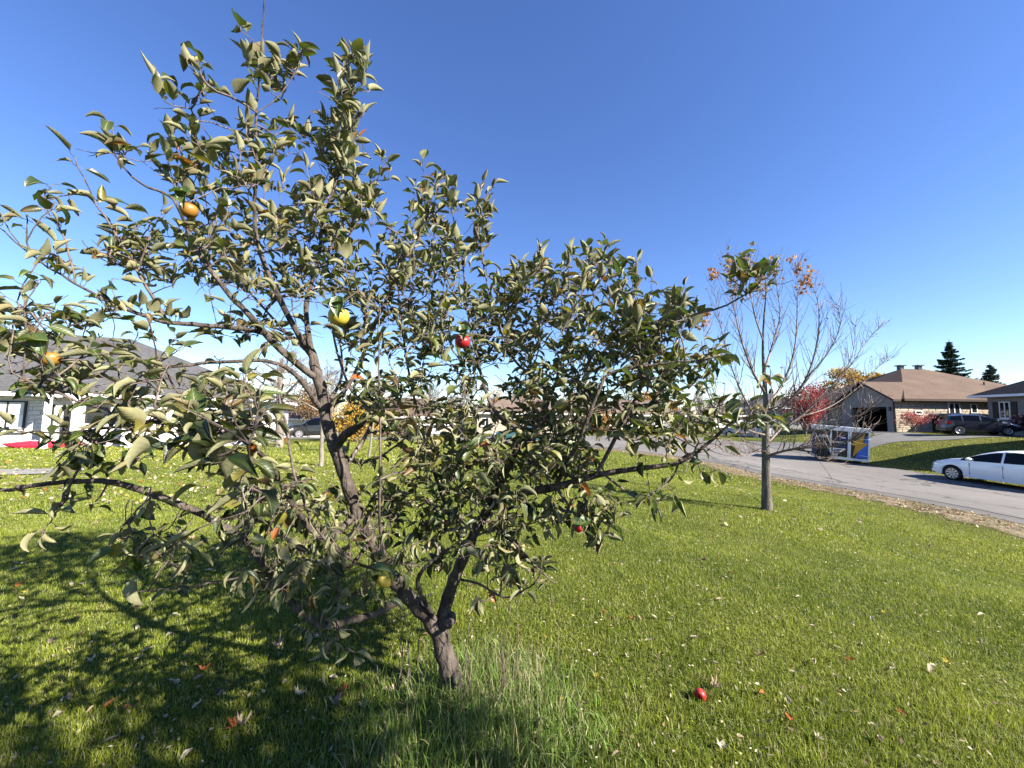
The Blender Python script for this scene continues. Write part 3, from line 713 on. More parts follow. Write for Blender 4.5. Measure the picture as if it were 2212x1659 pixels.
# ------------------------------------------------------------------ cars
def car_paint(name, c, coat=.8): return mat(name, c, tuple(x * .93 for x in c), 1.5, .3, spec=.5, coat=coat)
m_navy = car_paint('navy_paint', (.012, .016, .035)); m_cwhite = car_paint('white_paint', (.78, .79, .80)); m_black = car_paint('black_paint', (.01, .01, .011))
m_teal = car_paint('teal_paint', (.03, .11, .12)); m_silver = car_paint('silver_paint', (.38, .40, .43))
m_carglass = mat('tinted_car_glass', (.003, .004, .005), None, rough=.04, spec=.22)
m_lamp = mat('clear_lamp', (.6, .62, .62), None, rough=.12, spec=.9); m_tail = mat('red_lamp', (.35, .01, .015), None, rough=.15, spec=.8)
def make_car(name, label, loc, rz, Lc, prof, belt, paint, wheels=(.85, 3.45), hw=.87, wr=.315, cab=(1.05, 4.0), pill=(2.35,), pw=.07, tail=True, plate=True, group=None):
    """x runs from the front bumper (0) to the tail; local -x is forwards"""
    root = thing(name, label, 'car', loc, rz, group)
    xs = set(np.linspace(0, Lc, 27).round(3)) | {a for w_ in wheels for a in (np.linspace(-wr - .06, wr + .06, 11) + w_).round(3)} | {round(q + s_, 3) for q in pill for s_ in (-pw / 2, pw / 2)}
    xs = np.array(sorted(xs)); xs = xs[np.concatenate([[True], np.diff(xs) > .012])]
    top = np.interp(xs, *zip(*prof)); tb = np.interp(xs, *zip(*belt))
    rings = []
    for x, zt, zb in zip(xs, top, tb):
        e = min(x, Lc - x); wf = hw * (.80 + .20 * min(1, (e / .45)) ** .5) if e < .45 else hw
        bot = .22 if .3 < x < Lc - .3 else .30
        for w_ in wheels:
            if abs(x - w_) < wr + .06: bot = max(bot, .31 + math.sqrt(max(0, (wr + .055) ** 2 - (x - w_) ** 2)))
        zb = min(zb, zt - .03); cabf = np.clip((zt - zb) / .45, 0, 1)
        ye = wf * (.93 - .17 * cabf); 
        rings.append([(wf * .96, bot), (wf, max(bot + .02, .5)), (wf * 1.0, max(bot + .03, .66 if zb > .7 else zb * .85)), (wf * .955, max(zb, bot + .05)), (ye, zt - .05 * cabf - .012), (ye * .8, zt), (0, zt + .025)])
    nr = 7; V = []
    for x, r in zip(xs, rings): V += [(x, -y, z) for y, z in r] + [(x, y, z) for y, z in r[:-1][::-1]]
    V = np.array(V); k = nr * 2 - 1
    body, gl, ws = [], [], []
    c0_, c1_ = cab
    for i in range(len(xs) - 1):
        xm = (xs[i] + xs[i + 1]) / 2
        for j in range(k - 1):
            f = (i * k + j, i * k + j + 1, (i + 1) * k + j + 1, (i + 1) * k + j)
            side = j in (3, k - 5)
            roofj = j in (4, 5, k - 6, k - 7 + 1, k - 7)
            hgt = (top[i] - tb[i] + top[i + 1] - tb[i + 1]) / 2
            slope = (top[i + 1] - top[i]) / (xs[i + 1] - xs[i])
            if side and hgt > .07 and c0_ < xm < c1_ and not any(abs(xm - p_) < pw / 2 + .005 for p_ in pill): gl.append(f)
            elif j in (5, 6) and hgt > .06 and abs(slope) > .28 and c0_ - .1 < xm < Lc - .1: ws.append(f)
            else: body.append(f)
    fs = np.array(body)
    MB().add(V, fs).build('body', paint, root, smooth=True)
    grp = {}
    for L_, nm in ((gl, 'side_window'), (ws, 'windscreen')):
        for f in L_:
            c_ = V[list(f)].mean(0); key = (nm, c_[1] > 0, sum(c_[0] > p_ for p_ in pill)) if nm == 'side_window' else (nm, c_[0] > Lc / 2, 0)
            grp.setdefault(key, []).append(f)
    for key, L_ in grp.items(): MB().add(V, np.array(L_)).build('rear_window' if key[0] == 'windscreen' and key[1] else key[0], m_carglass, root, smooth=True)
    # ends
    e0 = [tuple(V[j]) for j in range(k)]; e1 = [tuple(V[(len(xs) - 1) * k + j]) for j in range(k)]
    face('front_bumper', paint, root, e0, [tuple(range(k))]); face('rear_bumper', paint, root, e1, [tuple(range(k - 1, -1, -1))])
    boxp('underbody', m_dark, root, .35, Lc - .35, -hw * .8, hw * .8, .2, .6)
    for w_ in wheels:
        for sgn in (-1, 1):
            wo_ = thing_part('wheel', root, (w_, sgn * (hw - .11), wr))
            n = 20; mb = MB()
            for yy0, yy1, r_ in ((-.1, .1, wr),):
                a = np.linspace(0, 2 * np.pi, n, endpoint=False)
                pr = [(-.1, wr * .70), (-.11, wr * .93), (-.085, wr), (.085, wr), (.11, wr * .93), (.1, wr * .70)]
                Vv = [(r2 * math.cos(t), y2, r2 * math.sin(t)) for (y2, r2) in pr for t in a]
                ff = [(q * n + s_, q * n + (s_ + 1) % n, (q + 1) * n + (s_ + 1) % n, (q + 1) * n + s_) for q in range(len(pr) - 1) for s_ in range(n)]
                mb.add(Vv, ff)
            mb.build('tyre', m_rubber, wo_, smooth=True)
            mb = MB(); R_ = wr * .70; sg = sgn
            for q in range(9):
                t = q * 2 * math.pi / 9; dt = .19
                pts = [(R_ * .16, -.3), (R_ * .97, -dt), (R_ * .97, dt), (R_ * .16, .3)]
                Vv = [(r2 * math.cos(t + o_), y2 * sg, r2 * math.sin(t + o_)) for y2 in (.088, .065) for r2, o_ in pts]
                mb.add(Vv, [(0, 1, 2, 3), (0, 4, 5, 1), (1, 5, 6, 2), (2, 6, 7, 3)])
            mb.tube([(R_ * .97 * math.cos(t), .085 * sg, R_ * .97 * math.sin(t)) for t in np.linspace(0, 6.2832, 21)], .014, 5, cap=False)
            mb.tube([(0, .06 * sg, 0), (0, .10 * sg, 0)], R_ * .2, 8)
            mb.build('rim', m_chrome, wo_)
            mb = MB(); Vv = [(R_ * math.cos(t), .045 * sg, R_ * math.sin(t)) for t in np.linspace(0, 2 * np.pi, 20, endpoint=False)]
            face('brake_drum', m_dark, wo_, Vv, [tuple(range(20))])
    def tz(x): return float(np.interp(x, *zip(*prof)))
    zb0 = float(np.interp(1.2, *zip(*belt)))
    for sgn in (-1, 1):
        h_ = MB(); h_.add([(.06, sgn * hw * .60, .62), (.10, sgn * hw * .90, .64), (.50, sgn * hw * 1.003, .74), (.48, sgn * hw * .95, .83), (.24, sgn * hw * .80, .80), (.08, sgn * hw * .60, .72)], np.zeros((0, 3), int))
        h_.f.append(np.array([[0, 1, 2, 3, 4, 5]])); h_.build('headlight', m_lamp, root)
        if tail:
            t_ = MB(); t_.box(Lc - .26, Lc - .02, min(sgn * hw * .70, sgn * hw * .97), max(sgn * hw * .70, sgn * hw * .97), .78, 1.0); t_.build('tail_light', m_tail, root)
        mr = MB(); mr.tube([(cab[0] + .42, sgn * (hw - .02), zb0 + .06), (cab[0] + .38, sgn * (hw + .12), zb0 + .09), (cab[0] + .36, sgn * (hw + .2), zb0 + .09)], [.05, .075, .06], 6); mr.build('mirror', paint, root, smooth=True)
        for dx_ in [p_ - .22 for p_ in pill[:2]] + [pill[-1] + .75]:
            boxp('door_handle', paint, root, dx_, dx_ + .19, min(sgn * (hw + .0), sgn * (hw + .03)), max(sgn * (hw + .0), sgn * (hw + .03)), .80, .83)
        for dx_ in (cab[0] + .30, pill[0] + .02, pill[-1] + 1.0):
            boxp('door_seam', m_dark, root, dx_, dx_ + .012, min(sgn * (hw - .01), sgn * (hw + .004)), max(sgn * (hw - .01), sgn * (hw + .004)), .36, .84)
    if plate: boxp('number_plate', m_white, root, -.012, .01, -.22, .22, .38, .5)
    boxp('grille', m_darkmetal, root, -.008, .02, -.5, .5, .52, .62)
    return root
def thing_part(name, parent, loc):
    o = bpy.data.objects.new(name, None); C.objects.link(o); o.parent = parent; o.location = loc; return o
P_hatch = [(0, .50), (.03, .66), (.25, .80), (.7, .93), (1.15, 1.01), (1.75, 1.27), (2.2, 1.41), (2.7, 1.47), (3.2, 1.46), (3.7, 1.39), (4.05, 1.27), (4.3, 1.05), (4.42, .85), (4.45, .5)]
B_hatch = [(0, .5), (.7, .86), (1.2, .92), (3.0, .97), (3.9, 1.06), (4.45, .95)]
P_small = [(0, .48), (.03, .62), (.2, .78), (.55, .92), (.95, 1.02), (1.6, 1.36), (2.0, 1.47), (2.5, 1.50), (3.1, 1.47), (3.55, 1.40), (3.75, 1.12), (3.88, .85), (3.9, .5)]
B_small = [(0, .5), (.6, .84), (1.1, .95), (3.0, 1.03), (3.7, 1.12), (3.9, .9)]
fw = gat(2050, 1046); rw = gat(2203, 1064)
d_ = np.array([0.14, -1.0]); d_ /= np.linalg.norm(d_)
f0 = np.array([20.3, 17.35])
org = f0 - d_ * .85 
white = make_car('white_hatchback', 'white hatchback with dark windows parked at the far roadside', (org[0], org[1], g1(*f0) + .02), math.atan2(d_[1], d_[0]), 4.45, P_hatch, B_hatch, m_cwhite, pill=(2.45, 3.45), cab=(1.15, 4.12))
def pitch_car(o, L):
    a = math.radians(0); e = o.location; dz = g1(e.x + math.cos(o.rotation_euler.z) * L, e.y + math.sin(o.rotation_euler.z) * L) - g1(e.x, e.y)
    o.rotation_euler = (0, -math.atan2(dz, L), o.rotation_euler.z)
pitch_car(white, 4)
# navy hatchback on the driveway, nose to the right
dn = np.array([-0.905, .425]); nf = np.array([36.45, 28.0])
make_car('navy_hatchback', 'dark navy small hatchback parked on the raised driveway', (nf[0], nf[1], g1(*nf) + .05), math.atan2(dn[1], dn[0]), 3.9, P_small, B_small, m_navy, wheels=(.75, 3.25), hw=.84, pill=(2.05, 3.0), cab=(.95, 3.6))
def far_car(name, label, u, v, Y, rz, prof=P_hatch, bl=B_hatch, paint=m_silver, L=4.45, s=1, **k):
    p = at(u, v, Y)
    c = make_car(name, label, (p[0], p[1], p[2]), rz, L, prof, bl, paint, pill=(2.45, 3.45) if L > 4 else (2.05, 3.0), wheels=(.85, 3.45) if L > 4 else (.75, 3.25), **k); c.scale = (s, s, s); return c
far_car('teal_car', 'dark teal car parked before the tan far house', 1062, 954, 36, math.radians(4), paint=m_teal)
far_car('silver_car', 'silver car parked at the road bend behind the maple trunk', 1568, 944, 40, math.radians(-60), paint=m_silver)
far_car('silver_sedan', 'grey car half hidden by the pale stone house corner', 553, 957, 27, math.radians(-75), paint=m_silver)
P_suv = [(0, .6), (.04, .95), (.3, 1.08), (1.1, 1.15), (1.7, 1.6), (2.1, 1.75), (4.2, 1.76), (4.55, 1.5), (4.7, 1.1), (4.75, .5)]
B_suv = [(0, .6), (1.1, 1.08), (4.4, 1.15), (4.75, 1.0)]
p = at(612, 946, 33)
make_car('black_suv', 'black utility vehicle parked beyond the thick grey trunk', (p[0] + .3, p[1], p[2]), math.radians(25), 4.75, P_suv, B_suv, m_black, wheels=(.95, 3.75), wr=.37, cab=(1.1, 4.5), pill=(2.5, 3.5))

# ---- white motorhome by the bend
p = at(1545, 932, 46)
R_ = thing('motorhome', 'white boxy motorhome parked by the bend beyond the young maple', 'motorhome', (p[0], p[1], p[2]), math.radians(-8))
boxp('body', m_cwhite, R_, 0, 4.2, 0, 2.1, .45, 1.75); boxp('roof', m_white, R_, -.1, 4.4, -.12, 2.2, 1.75, 1.95)
boxp('window', m_glass, R_, .5, 1.5, -.02, -.002, 1.0, 1.5); boxp('window', m_glass, R_, 3.2, 3.6, -.02, -.002, .95, 1.6); boxp('door', m_garage, R_, 2.2, 2.8, -.025, -.002, .5, 1.6)
for x in (.8, 3.4): MB().tube([(x, .02, .3), (x, .26, .3)], .3, 14).build('wheel', m_rubber, R_)

# ------------------------------------------------------------------ trailer with graphics
ta = np.array(gat(1879, 1007)[:2]); ta = gat(1878, 1005)[:2]; tb_ = ta + np.array([-.75, .66]) * 2.62 * ta[1] / 22.0
td = tb_ - ta; TL = float(np.linalg.norm(td)); trz = math.atan2(td[1], td[0])
za, zb_ = g1(*ta), g1(*tb_)
T = thing('trailer', 'small enclosed trailer with black and blue panels and yellow lightning bolt', 'trailer', (ta[0], ta[1], za + .02), trz)
T.rotation_euler = (0, -math.atan2(zb_ - za + .10, TL), trz)
# local x runs from the near end to the far end, visible side is +y (towards the lawn)
m_tblack = mat('black_wrap', (.010, .010, .012), (.016, .016, .02), 3, .35, spec=.4)
m_tblue = mat('blue_wrap', (.03, .15, .62), (.04, .19, .70), 2, .35, spec=.4); m_tyel = mat('amber_wrap', (.72, .38, .02), (.66, .34, .03), 4, .4)
m_tnavy = mat('navy_wrap', (.015, .03, .12), (.02, .04, .16), 3, .35)
m_alu = mat('pale_frame', (.66, .68, .68), (.56, .58, .58), 8, .35, spec=.6, metal=.1)
TH, z0 = 1.92, .28; QX = TL / 3.63; T.scale = (1, 1, ta[1] / 22.0)
boxp('body', m_tblack, T, .04, TL - .04, -1.35, 0, z0, TH - .08)
fr = MB()
for x in (0, 1.12 * QX, 1.24 * QX, 2.32 * QX): fr.box(x, x + (.075 if x != 1.24 * QX else .05), .0, .06, z0 - .02, TH - .06)
fr.box(0, TL, -.01, .055, z0 - .14, z0 - .021); fr.box(0, TL, -.02, .07, TH - .14, TH - .061)
fr.build('frame', m_alu, T)
boxp('roof', m_alu, T, -.05, TL + .05, -1.45, .08, TH - .06, TH + .10)
def fl(name, m, pts, y=.012, th=.008): return extr(name, m, T, [(x * QX, z) for x, z in pts], y - th, y)
fl('blue_panel', m_tblue, [(.08, z0 + .02), (.85, z0 + .02), (.62, z0 + .5), (.40, z0 + .9), (.10, TH - .2), (.08, TH - .2)], .012)
fl('lightning_bolt', m_tyel, [(1.0, z0 + .05), (.86, z0 + .72), (1.13, z0 + .74), (.30, TH - .17), (.42, z0 + .92), (.10, z0 + .90), (.50, z0 + .55)], .02)
fl('navy_panel', m_tnavy, [(3.21, z0), (3.60, z0 + .02), (3.60, TH - .16), (3.43, TH - .16)], .012)
fl('amber_stripe', m_tyel, [(3.0, z0 + .02), (3.17, z0 + .02), (3.33, z0 + .8), (3.23, z0 + .8)], .018)
fl('navy_band', m_tnavy, [(1.35, z0 + .55), (2.28, z0 + .55), (2.28, z0 + .68), (1.35, z0 + .66)], .012)
fl('navy_patch', m_tnavy, [(1.4, z0 + .95), (2.0, z0 + .95), (2.1, z0 + 1.2), (1.4, z0 + 1.2)], .012)
def text(body, x, z, size, m=None, bold=.004):
    cu = bpy.data.curves.new('lettering', 'FONT'); cu.body = body; cu.size = size; cu.extrude = .002; cu.offset = bold
    o = bpy.data.objects.new('tmp', cu); C.objects.link(o)
    dg = bpy.context.evaluated_depsgraph_get(); me = bpy.data.meshes.new_from_object(o.evaluated_get(dg))
    bpy.data.objects.remove(o)
    me.materials.clear(); me.materials.append(m or m_white)
    t = link('lettering', me, T); t.location = (x * QX, .024, z); t.rotation_euler = (math.pi / 2, 0, math.pi); return t
text('LANDSC', 2.24, z0 + .78, .15); text('LAWN', 3.35, z0 + 1.02, .24)
for i, (a, b, z) in enumerate([(1.45, 2.25, .42), (1.5, 2.25, .34), (1.65, 2.1, .27), (1.9, 2.4, .22), (1.45, 1.75, 1.08), (2.6, 3.2, .62)]):
    boxp('print_line', m_white, T, a * QX, b * QX, .013, .018, z0 + z, z0 + z + (.055 if i in (0, 4) else .025))
boxp('placard', m_white, T, 1.92 * QX, 2.26 * QX, .013, .02, z0 + .03, z0 + .17)
for z in (.18, 1.12): MB().tube([(-.02, .075, z0 + z), (.42, .075, z0 + z)], .014, 5).build('strap_hinge', m_alu, T)
for y_ in (.08, -1.5):
    wl = thing_part('wheel', T, (2.85 * QX, y_ if y_ > 0 else -1.35, .27))
    MB().tube([(0, -.1, 0), (0, .1, 0)], .29, 18).build('tyre', m_rubber, wl); MB().tube([(0, .05, 0), (0, .112, 0)], .16, 12).build('rim', m_chrome, wl)
fd = MB(); fd.tube([(2.85 * QX + .36 * math.cos(t), .09, .27 + .36 * math.sin(t)) for t in np.linspace(-.2, 3.34, 12)], .05, 6); fd.build('mudguard', m_darkmetal, T)
MB().tube([(TL, -.75, .3), (TL + .9, -.75, .34)], .05, 6).build('tow_bar', m_darkmetal, T); MB().tube([(.35, -.3, .0), (.35, -.3, .3)], .04, 6).build('jack', m_darkmetal, T)
MB().tube([(.5, -1.3, .25), (.5, -.1, .25)], .24, 12).build('spare_wheel', m_rubber, T)
# ------------------------------------------------------------------ street trees and shrubs
YEL = [(.55, .30, .03), (.60, .38, .05), (.48, .22, .03), (.30, .24, .04), (.62, .45, .08)]
ORG = [(.45, .18, .03), (.5, .25, .04), (.30, .16, .04)]
RED = [(.42, .04, .05), (.50, .07, .07), (.30, .03, .04), (.55, .12, .10)]
GRN = [(.05, .08, .02), (.07, .10, .025), (.10, .12, .03)]
def gp(u, v, Y): 
    p = at(u, v, Y); p[2] = min(p[2], g1(p[0], p[1])) ; return p
def gpos(u, Y): p = at(u, 900, Y); p[2] = g1(p[0], p[1]); return p
# golden maple behind the brown house
p = gpos(1852, 56)
root = thing('golden_maple', 'golden and green maple crown above the brown garage roof', 'tree', p)
mb = MB(); tb = MB(); tb.tube([(0, 0, 0), (0, 0, 3), (.2, 0, 5.5)], [.3, .22, .1], 7)
for i in range(26):
    a = rng.uniform(0, 6.28); r = 4.2 * rng.random() ** .5; hz = rng.uniform(3.4, 8.2)
    k = math.sqrt(max(.1, 1 - ((hz - 5.4) / 3.4) ** 2)); c = (math.cos(a) * r * k, math.sin(a) * r * k, hz)
    leaf_cloud(mb, c, (1.5, 1.5, .95), 420, .17, YEL if hz > 5.6 or rng.random() < .3 else (GRN + ORG), .2)
    tb.tube([(0, 0, 3), (c[0] * .5, c[1] * .5, (3 + hz) / 2), c], [.1, .06, .02], 4)
mb.build('crown', m_foliage, root); tb.build('trunk', m_greybark, root)
bush('orange_tree', 'dull orange leafy tree left of the golden maple', 'tree', gpos(1775, 60), 3.0, 6.2, ORG + GRN, 3600, .14, trunk=1.5)
bush('red_maple', 'bright red maple beside the parked trailer', 'tree', gpos(1738, 36), 2.0, 4.9, RED, 5600, .08, trunk=.8, lumps=24)
bush('red_dwarf_maple', 'low spreading red maple before the lit stone wall', 'tree', gp(1974, 931, 32.6), 1.6, 1.85, RED + [(.5, .25, .2)], 2600, .045, trunk=.55, lumps=14)
bush('burgundy_shrub', 'dark burgundy shrub at the right edge beside the navy car', 'shrub', gpos(2226, 27.5), 1.6, 2.0, [(.06, .008, .012), (.10, .015, .02)], 3600, .06)
bush('hedge_shrub', 'dark green shrub under the shuttered window', 'shrub', gpos(2168, 31.5), 1.1, 1.25, GRN, 1500, .06)
bush('clipped_shrub', 'small dark green shrub by the grey house corner', 'shrub', gpos(2143, 32.2), .6, 1.1, GRN, 900, .05)
bush('yellow_shrub', 'yellow-leaved large shrub behind the main apple limb', 'shrub', gp(765, 962, 27), 2.2, 3.3, YEL, 4200, .075, lumps=20, trunk=.3)
bush('russet_tree', 'russet-brown leafy tree above the black vehicle', 'tree', gpos(668, 44), 3.4, 6.5, [(.22, .12, .05), (.30, .16, .05), (.16, .11, .05)], 3600, .12, trunk=1.2)
bush('orange_street_tree', 'small orange-leaved tree at the end of the street', 'tree', gpos(1068, 66), 2.2, 8.2, ORG + [(.6, .35, .15)], 2000, .11, trunk=3)
bush('russet_shrub', 'russet shrub behind the right-hand apple leaves', 'shrub', gpos(1290, 50), 3, 3.2, ORG, 2600, .1)
bush('ochre_tree', 'ochre leafy tree far behind the road bend', 'tree', gpos(1400, 72), 3.2, 7, ORG + YEL[:2], 2600, .14, trunk=1.5)
# spruces
def spruce(name, label, u, Y, vtop, wpx, cols):
    p = gpos(u, Y); tp = at(u, vtop, Y); H = tp[2] - p[2]; R = wpx / F * Y / 2
    root = thing(name, label, 'tree', p); mb = MB(); tb = MB(); tb.tube([(0, 0, 0), (0, 0, H)], [.28, .03], 7); bb = MB()
    nl = 40
    for i in range(nl):
        t = i / nl; z = H * (.16 + .82 * t); Lb = R * (1 - t) ** .85 * rng.uniform(.8, 1.12) + .12
        for j in range(rng.integers(6, 10)):
            a = rng.uniform(0, 6.28); L_ = Lb * rng.uniform(.7, 1.15); d = np.array([math.cos(a), math.sin(a), 0])
            n = 7; P = np.array([d * L_ * s + np.array([0, 0, z - .30 * L_ * s + .28 * L_ * s * s]) for s in np.linspace(0, 1, n)])
            bb.tube(P, np.linspace(.035, .008, n), 3, cap=False)
            m = int(34 + L_ * 46); s = rng.uniform(.12, 1, m); q = P[0] + (P[-1] - P[0]) * s[:, None]; q[:, 2] = z - .30 * L_ * s + .28 * L_ * s * s
            sd_ = np.array([-d[1], d[0], 0]); w_ = (.32 * L_ * (1 - s * .75)) * rng.uniform(-1, 1, m)
            q = q + sd_ * w_[:, None] + np.column_stack([np.zeros(m), np.zeros(m), -np.abs(w_) * .25 + rng.normal(0, .05, m)])
            a1 = d * .13 + rng.normal(0, .05, (m, 3)); a2 = np.array([0, 0, 1.]) * .05 + sd_ * .07 + rng.normal(0, .03, (m, 3))
            V = np.stack([q - a1, q + a2, q + a1, q - a2], 1).reshape(-1, 3); cc = np.array(cols)[rng.integers(0, len(cols), m)] * rng.uniform(.7, 1.3, (m, 1))
            mb.add(V, np.arange(4 * m).reshape(-1, 4), np.repeat(cc, 4, 0))
    mb.build('needles', m_needles, root, kind='stuff'); tb.build('trunk', m_greybark, root); bb.build('branches', m_greybark, root, kind='stuff')
    return root
spruce('spruce_tree', 'tall dense dark spruce rising behind the brown roof', 2064, 62, 733, 108, [(.025, .055, .04), (.035, .07, .05), (.05, .09, .06)])
spruce('spruce_tree', 'smaller paler spruce above the black-roofed house', 2148, 80, 784, 86, [(.06, .08, .05), (.08, .09, .06), (.05, .07, .06)])
spruce('spruce_tree', 'distant narrow spruce just right of the young maple trunk', 1668, 90, 838, 36, [(.06, .08, .07), (.07, .09, .08)])

# mature bare trees on the left lawn
def bare_tree(name, label, base, H, r0, depth=4, m=None, **k):
    root = thing(name, label, 'tree', base); tb = MB(); tw = MB()
    bare(tb, (0, 0, -.05), H, r0, depth, mb2=tw, **k)
    tb.build('trunk', m or m_greybark, root, smooth=True); tw.build('twigs', m_maptwig, root, kind='stuff'); return root
p = gat(602, 966); 
bare_tree('bare_tree', 'thick grey bare trunk standing beside the pale stone house', p, 4.9, .25, 4, spread=.72, upb=.12, nb=(3, 6), first=.42, minr=.006, kink=.04)
p = gat(694, 1007); bare_tree('slender_tree', 'slender grey young trunk on the lawn behind the apple limb', p, 3.2, .085, 3, spread=.6, upb=.3, nb=(3, 5), first=.5)
p = gat(797, 986); bare_tree('slender_tree', 'thin pale young trunk before the yellow shrub', p, 3.4, .06, 3, spread=.5, upb=.4, nb=(3, 5), first=.5)
for i, (u, Y, H, lb) in enumerate([(690, 60, 7.5, 'tall bare tree behind the black vehicle'), (720, 70, 9, 'broad bare tree behind the brown gabled house'), (930, 72, 8.5, 'bare tree above the small tan garage'), (1000, 66, 7, 'bare tree left of the tan hip-roofed house'), (1130, 85, 10, 'tall bare tree behind the tan hip-roofed house'), (1265, 80, 8, 'bare tree right of the tan hip-roofed house'), (1350, 85, 8, 'bare tree behind the russet shrub')]):
    bare_tree('bare_street_tree', lb, gpos(u, Y), H, .2, 4, spread=.5, upb=.5, nb=(4, 6), first=.25, minr=.014)
# the wood beyond the houses: reads as one mass
mb = MB()
for i in range(96):
    X = rng.uniform(-100, 130); Y = rng.uniform(95, 125); z = g1(X, Y)
    bare(mb, (X, Y, z), rng.uniform(4, 6.5), .16, 3, spread=.5, upb=.5, nb=(5, 8), first=.15, minr=.03, k0=4)
mb.build('far_wood', mat('far_twigs', (.20, .15, .13), (.30, .24, .21), 2, .9), kind='stuff')
mb = MB()
for i in range(70):
    X = -110 + 245 * i / 70 + rng.uniform(-2, 2); Y = rng.uniform(105, 135); z = g1(X, Y)
    leaf_cloud(mb, (X, Y, z + 1.6), (3.6, 2.5, 2.4 + rng.uniform(-.5, 1.0)), 260, .38, [(.17, .12, .09), (.22, .15, .10), (.13, .11, .08), (.26, .15, .08)], .1)
mb.build('far_scrub', m_foliage, kind='stuff')

# unseen tree added right of the frame, crown shaped to shade the grass by the trunk
OTt = thing('added_shade_tree', 'unseen leafy tree added beyond the right edge to cast shade', 'tree', (3.2, -.80, g1(3.2, -.8)))
tb, lb_ = MB(), MB(); tb.tube([(0, 0, -.05), (.05, 0, 1.2), (0, .05, 2.5), (0, 0, 3.9)], [.09, .07, .05, .02], 8)
for i in range(96):
    a = rng.uniform(0, 6.28); hz = rng.uniform(1.9, 4.0); r = rng.uniform(.1, .82); c = (math.cos(a) * r, math.sin(a) * r, hz)
    tb.tube(spline([(0, 0, hz * .7), (c[0] * .5, c[1] * .5, hz * .85), c], 3), np.linspace(.03, .006, 7), 5)
    leaf_cloud(lb_, c, (.28, .28, .25), 90, .045, GRN, .1)
tb.build('trunk', m_greybark, OTt, smooth=True); lb_.build('crown', m_foliage, OTt)

# ------------------------------------------------------------------ young maple by the road
mp = gat(1657, 1101)
MT = thing('young_maple', 'young nearly bare maple with orange leaf tufts on its top shoots', 'tree', mp)
def mloc(u, v, dy=0): return at(u, v, mp[1] + dy) - mp
tb, tw = MB(), MB(); tips = []
tr = spline([(*mloc(1657, 1106), .112), (*mloc(1655, 1040), .085), (*mloc(1654, 960), .076), (*mloc(1655, 900), .062), (*mloc(1652, 830), .042), (*mloc(1648, 760), .026), (*mloc(1650, 690), .018), (*mloc(1655, 620), .010), (*mloc(1648, 560), .006)], 5)
tb.tube(tr[:, :3], tr[:, 3], 12, jit=.03)
tb.build('trunk', m_maplebark, MT, smooth=True)
SH = [  # main limbs: (u, v, dy, r)
 [(1658, 985, 0, .045), (1690, 975, -.2, .035), (1730, 968, -.5, .028), (1790, 965, -.8, .018), (1840, 950, -1, .012), (1880, 925, -1.1, .006)],
 [(1656, 960, 0, .05), (1690, 925, .2, .04), (1730, 900, .4, .03), (1780, 850, .6, .022), (1830, 800, .8, .014), (1870, 740, .9, .009), (1905, 700, 1, .004)],
 [(1655, 900, 0, .05), (1700, 870, -.2, .04), (1740, 820, -.4, .028), (1765, 740, -.5, .02), (1768, 660, -.5, .012), (1748, 600, -.4, .005)],
 [(1655, 880, 0, .05), (1690, 830, .3, .035), (1715, 760, .4, .025), (1722, 680, .4, .016), (1722, 610, .4, .010), (1718, 575, .4, .005)],
 [(1653, 850, 0, .045), (1625, 800, -.3, .03), (1600, 730, -.5, .022), (1585, 660, -.5, .014), (1577, 600, -.5, .008), (1577, 560, -.5, .004)],
 [(1654, 920, 0, .045), (1620, 880, .3, .03), (1590, 820, .5, .022), (1565, 740, .6, .015), (1550, 670, .6, .008), (1540, 600, .6, .004)],
 [(1654, 940, 0, .035), (1620, 930, -.4, .026), (1575, 900, -.7, .02), (1540, 840, -.8, .014), (1525, 760, -.9, .008), (1518, 690, -.9, .004)],
 [(1651, 800, 0, .035), (1670, 740, .2, .024), (1685, 680, .2, .016), (1678, 620, .2, .01), (1672, 570, .2, .005)],
 [(1650, 740, 0, .025), (1630, 680, -.1, .018), (1620, 620, -.1, .010), (1617, 560, -.1, .005)],
 [(1690, 925, .2, .03), (1750, 880, -.1, .02), (1800, 830, -.3, .013), (1840, 770, -.4, .008), (1850, 690, -.4, .004)],
 [(1730, 900, .4, .02), (1790, 880, .6, .015), (1850, 840, .8, .010), (1900, 790, .9, .006), (1922, 770, .9, .003)],
 [(1657, 975, 0, .03), (1630, 975, -.3, .02), (1600, 985, -.6, .012), (1565, 975, -.8, .006)],
 [(1730, 968, -.5, .02), (1760, 985, -.7, .012), (1800, 1000, -.9, .006)],
 [(1690, 925, .2, .022), (1740, 930, -.5, .016), (1800, 925, -.8, .010), (1850, 900, -1, .006), (1890, 875, -1.1, .003)],
 [(1740, 820, -.4, .018), (1790, 760, -.6, .012), (1815, 700, -.7, .008), (1805, 650, -.7, .004)]]
MAPT = []
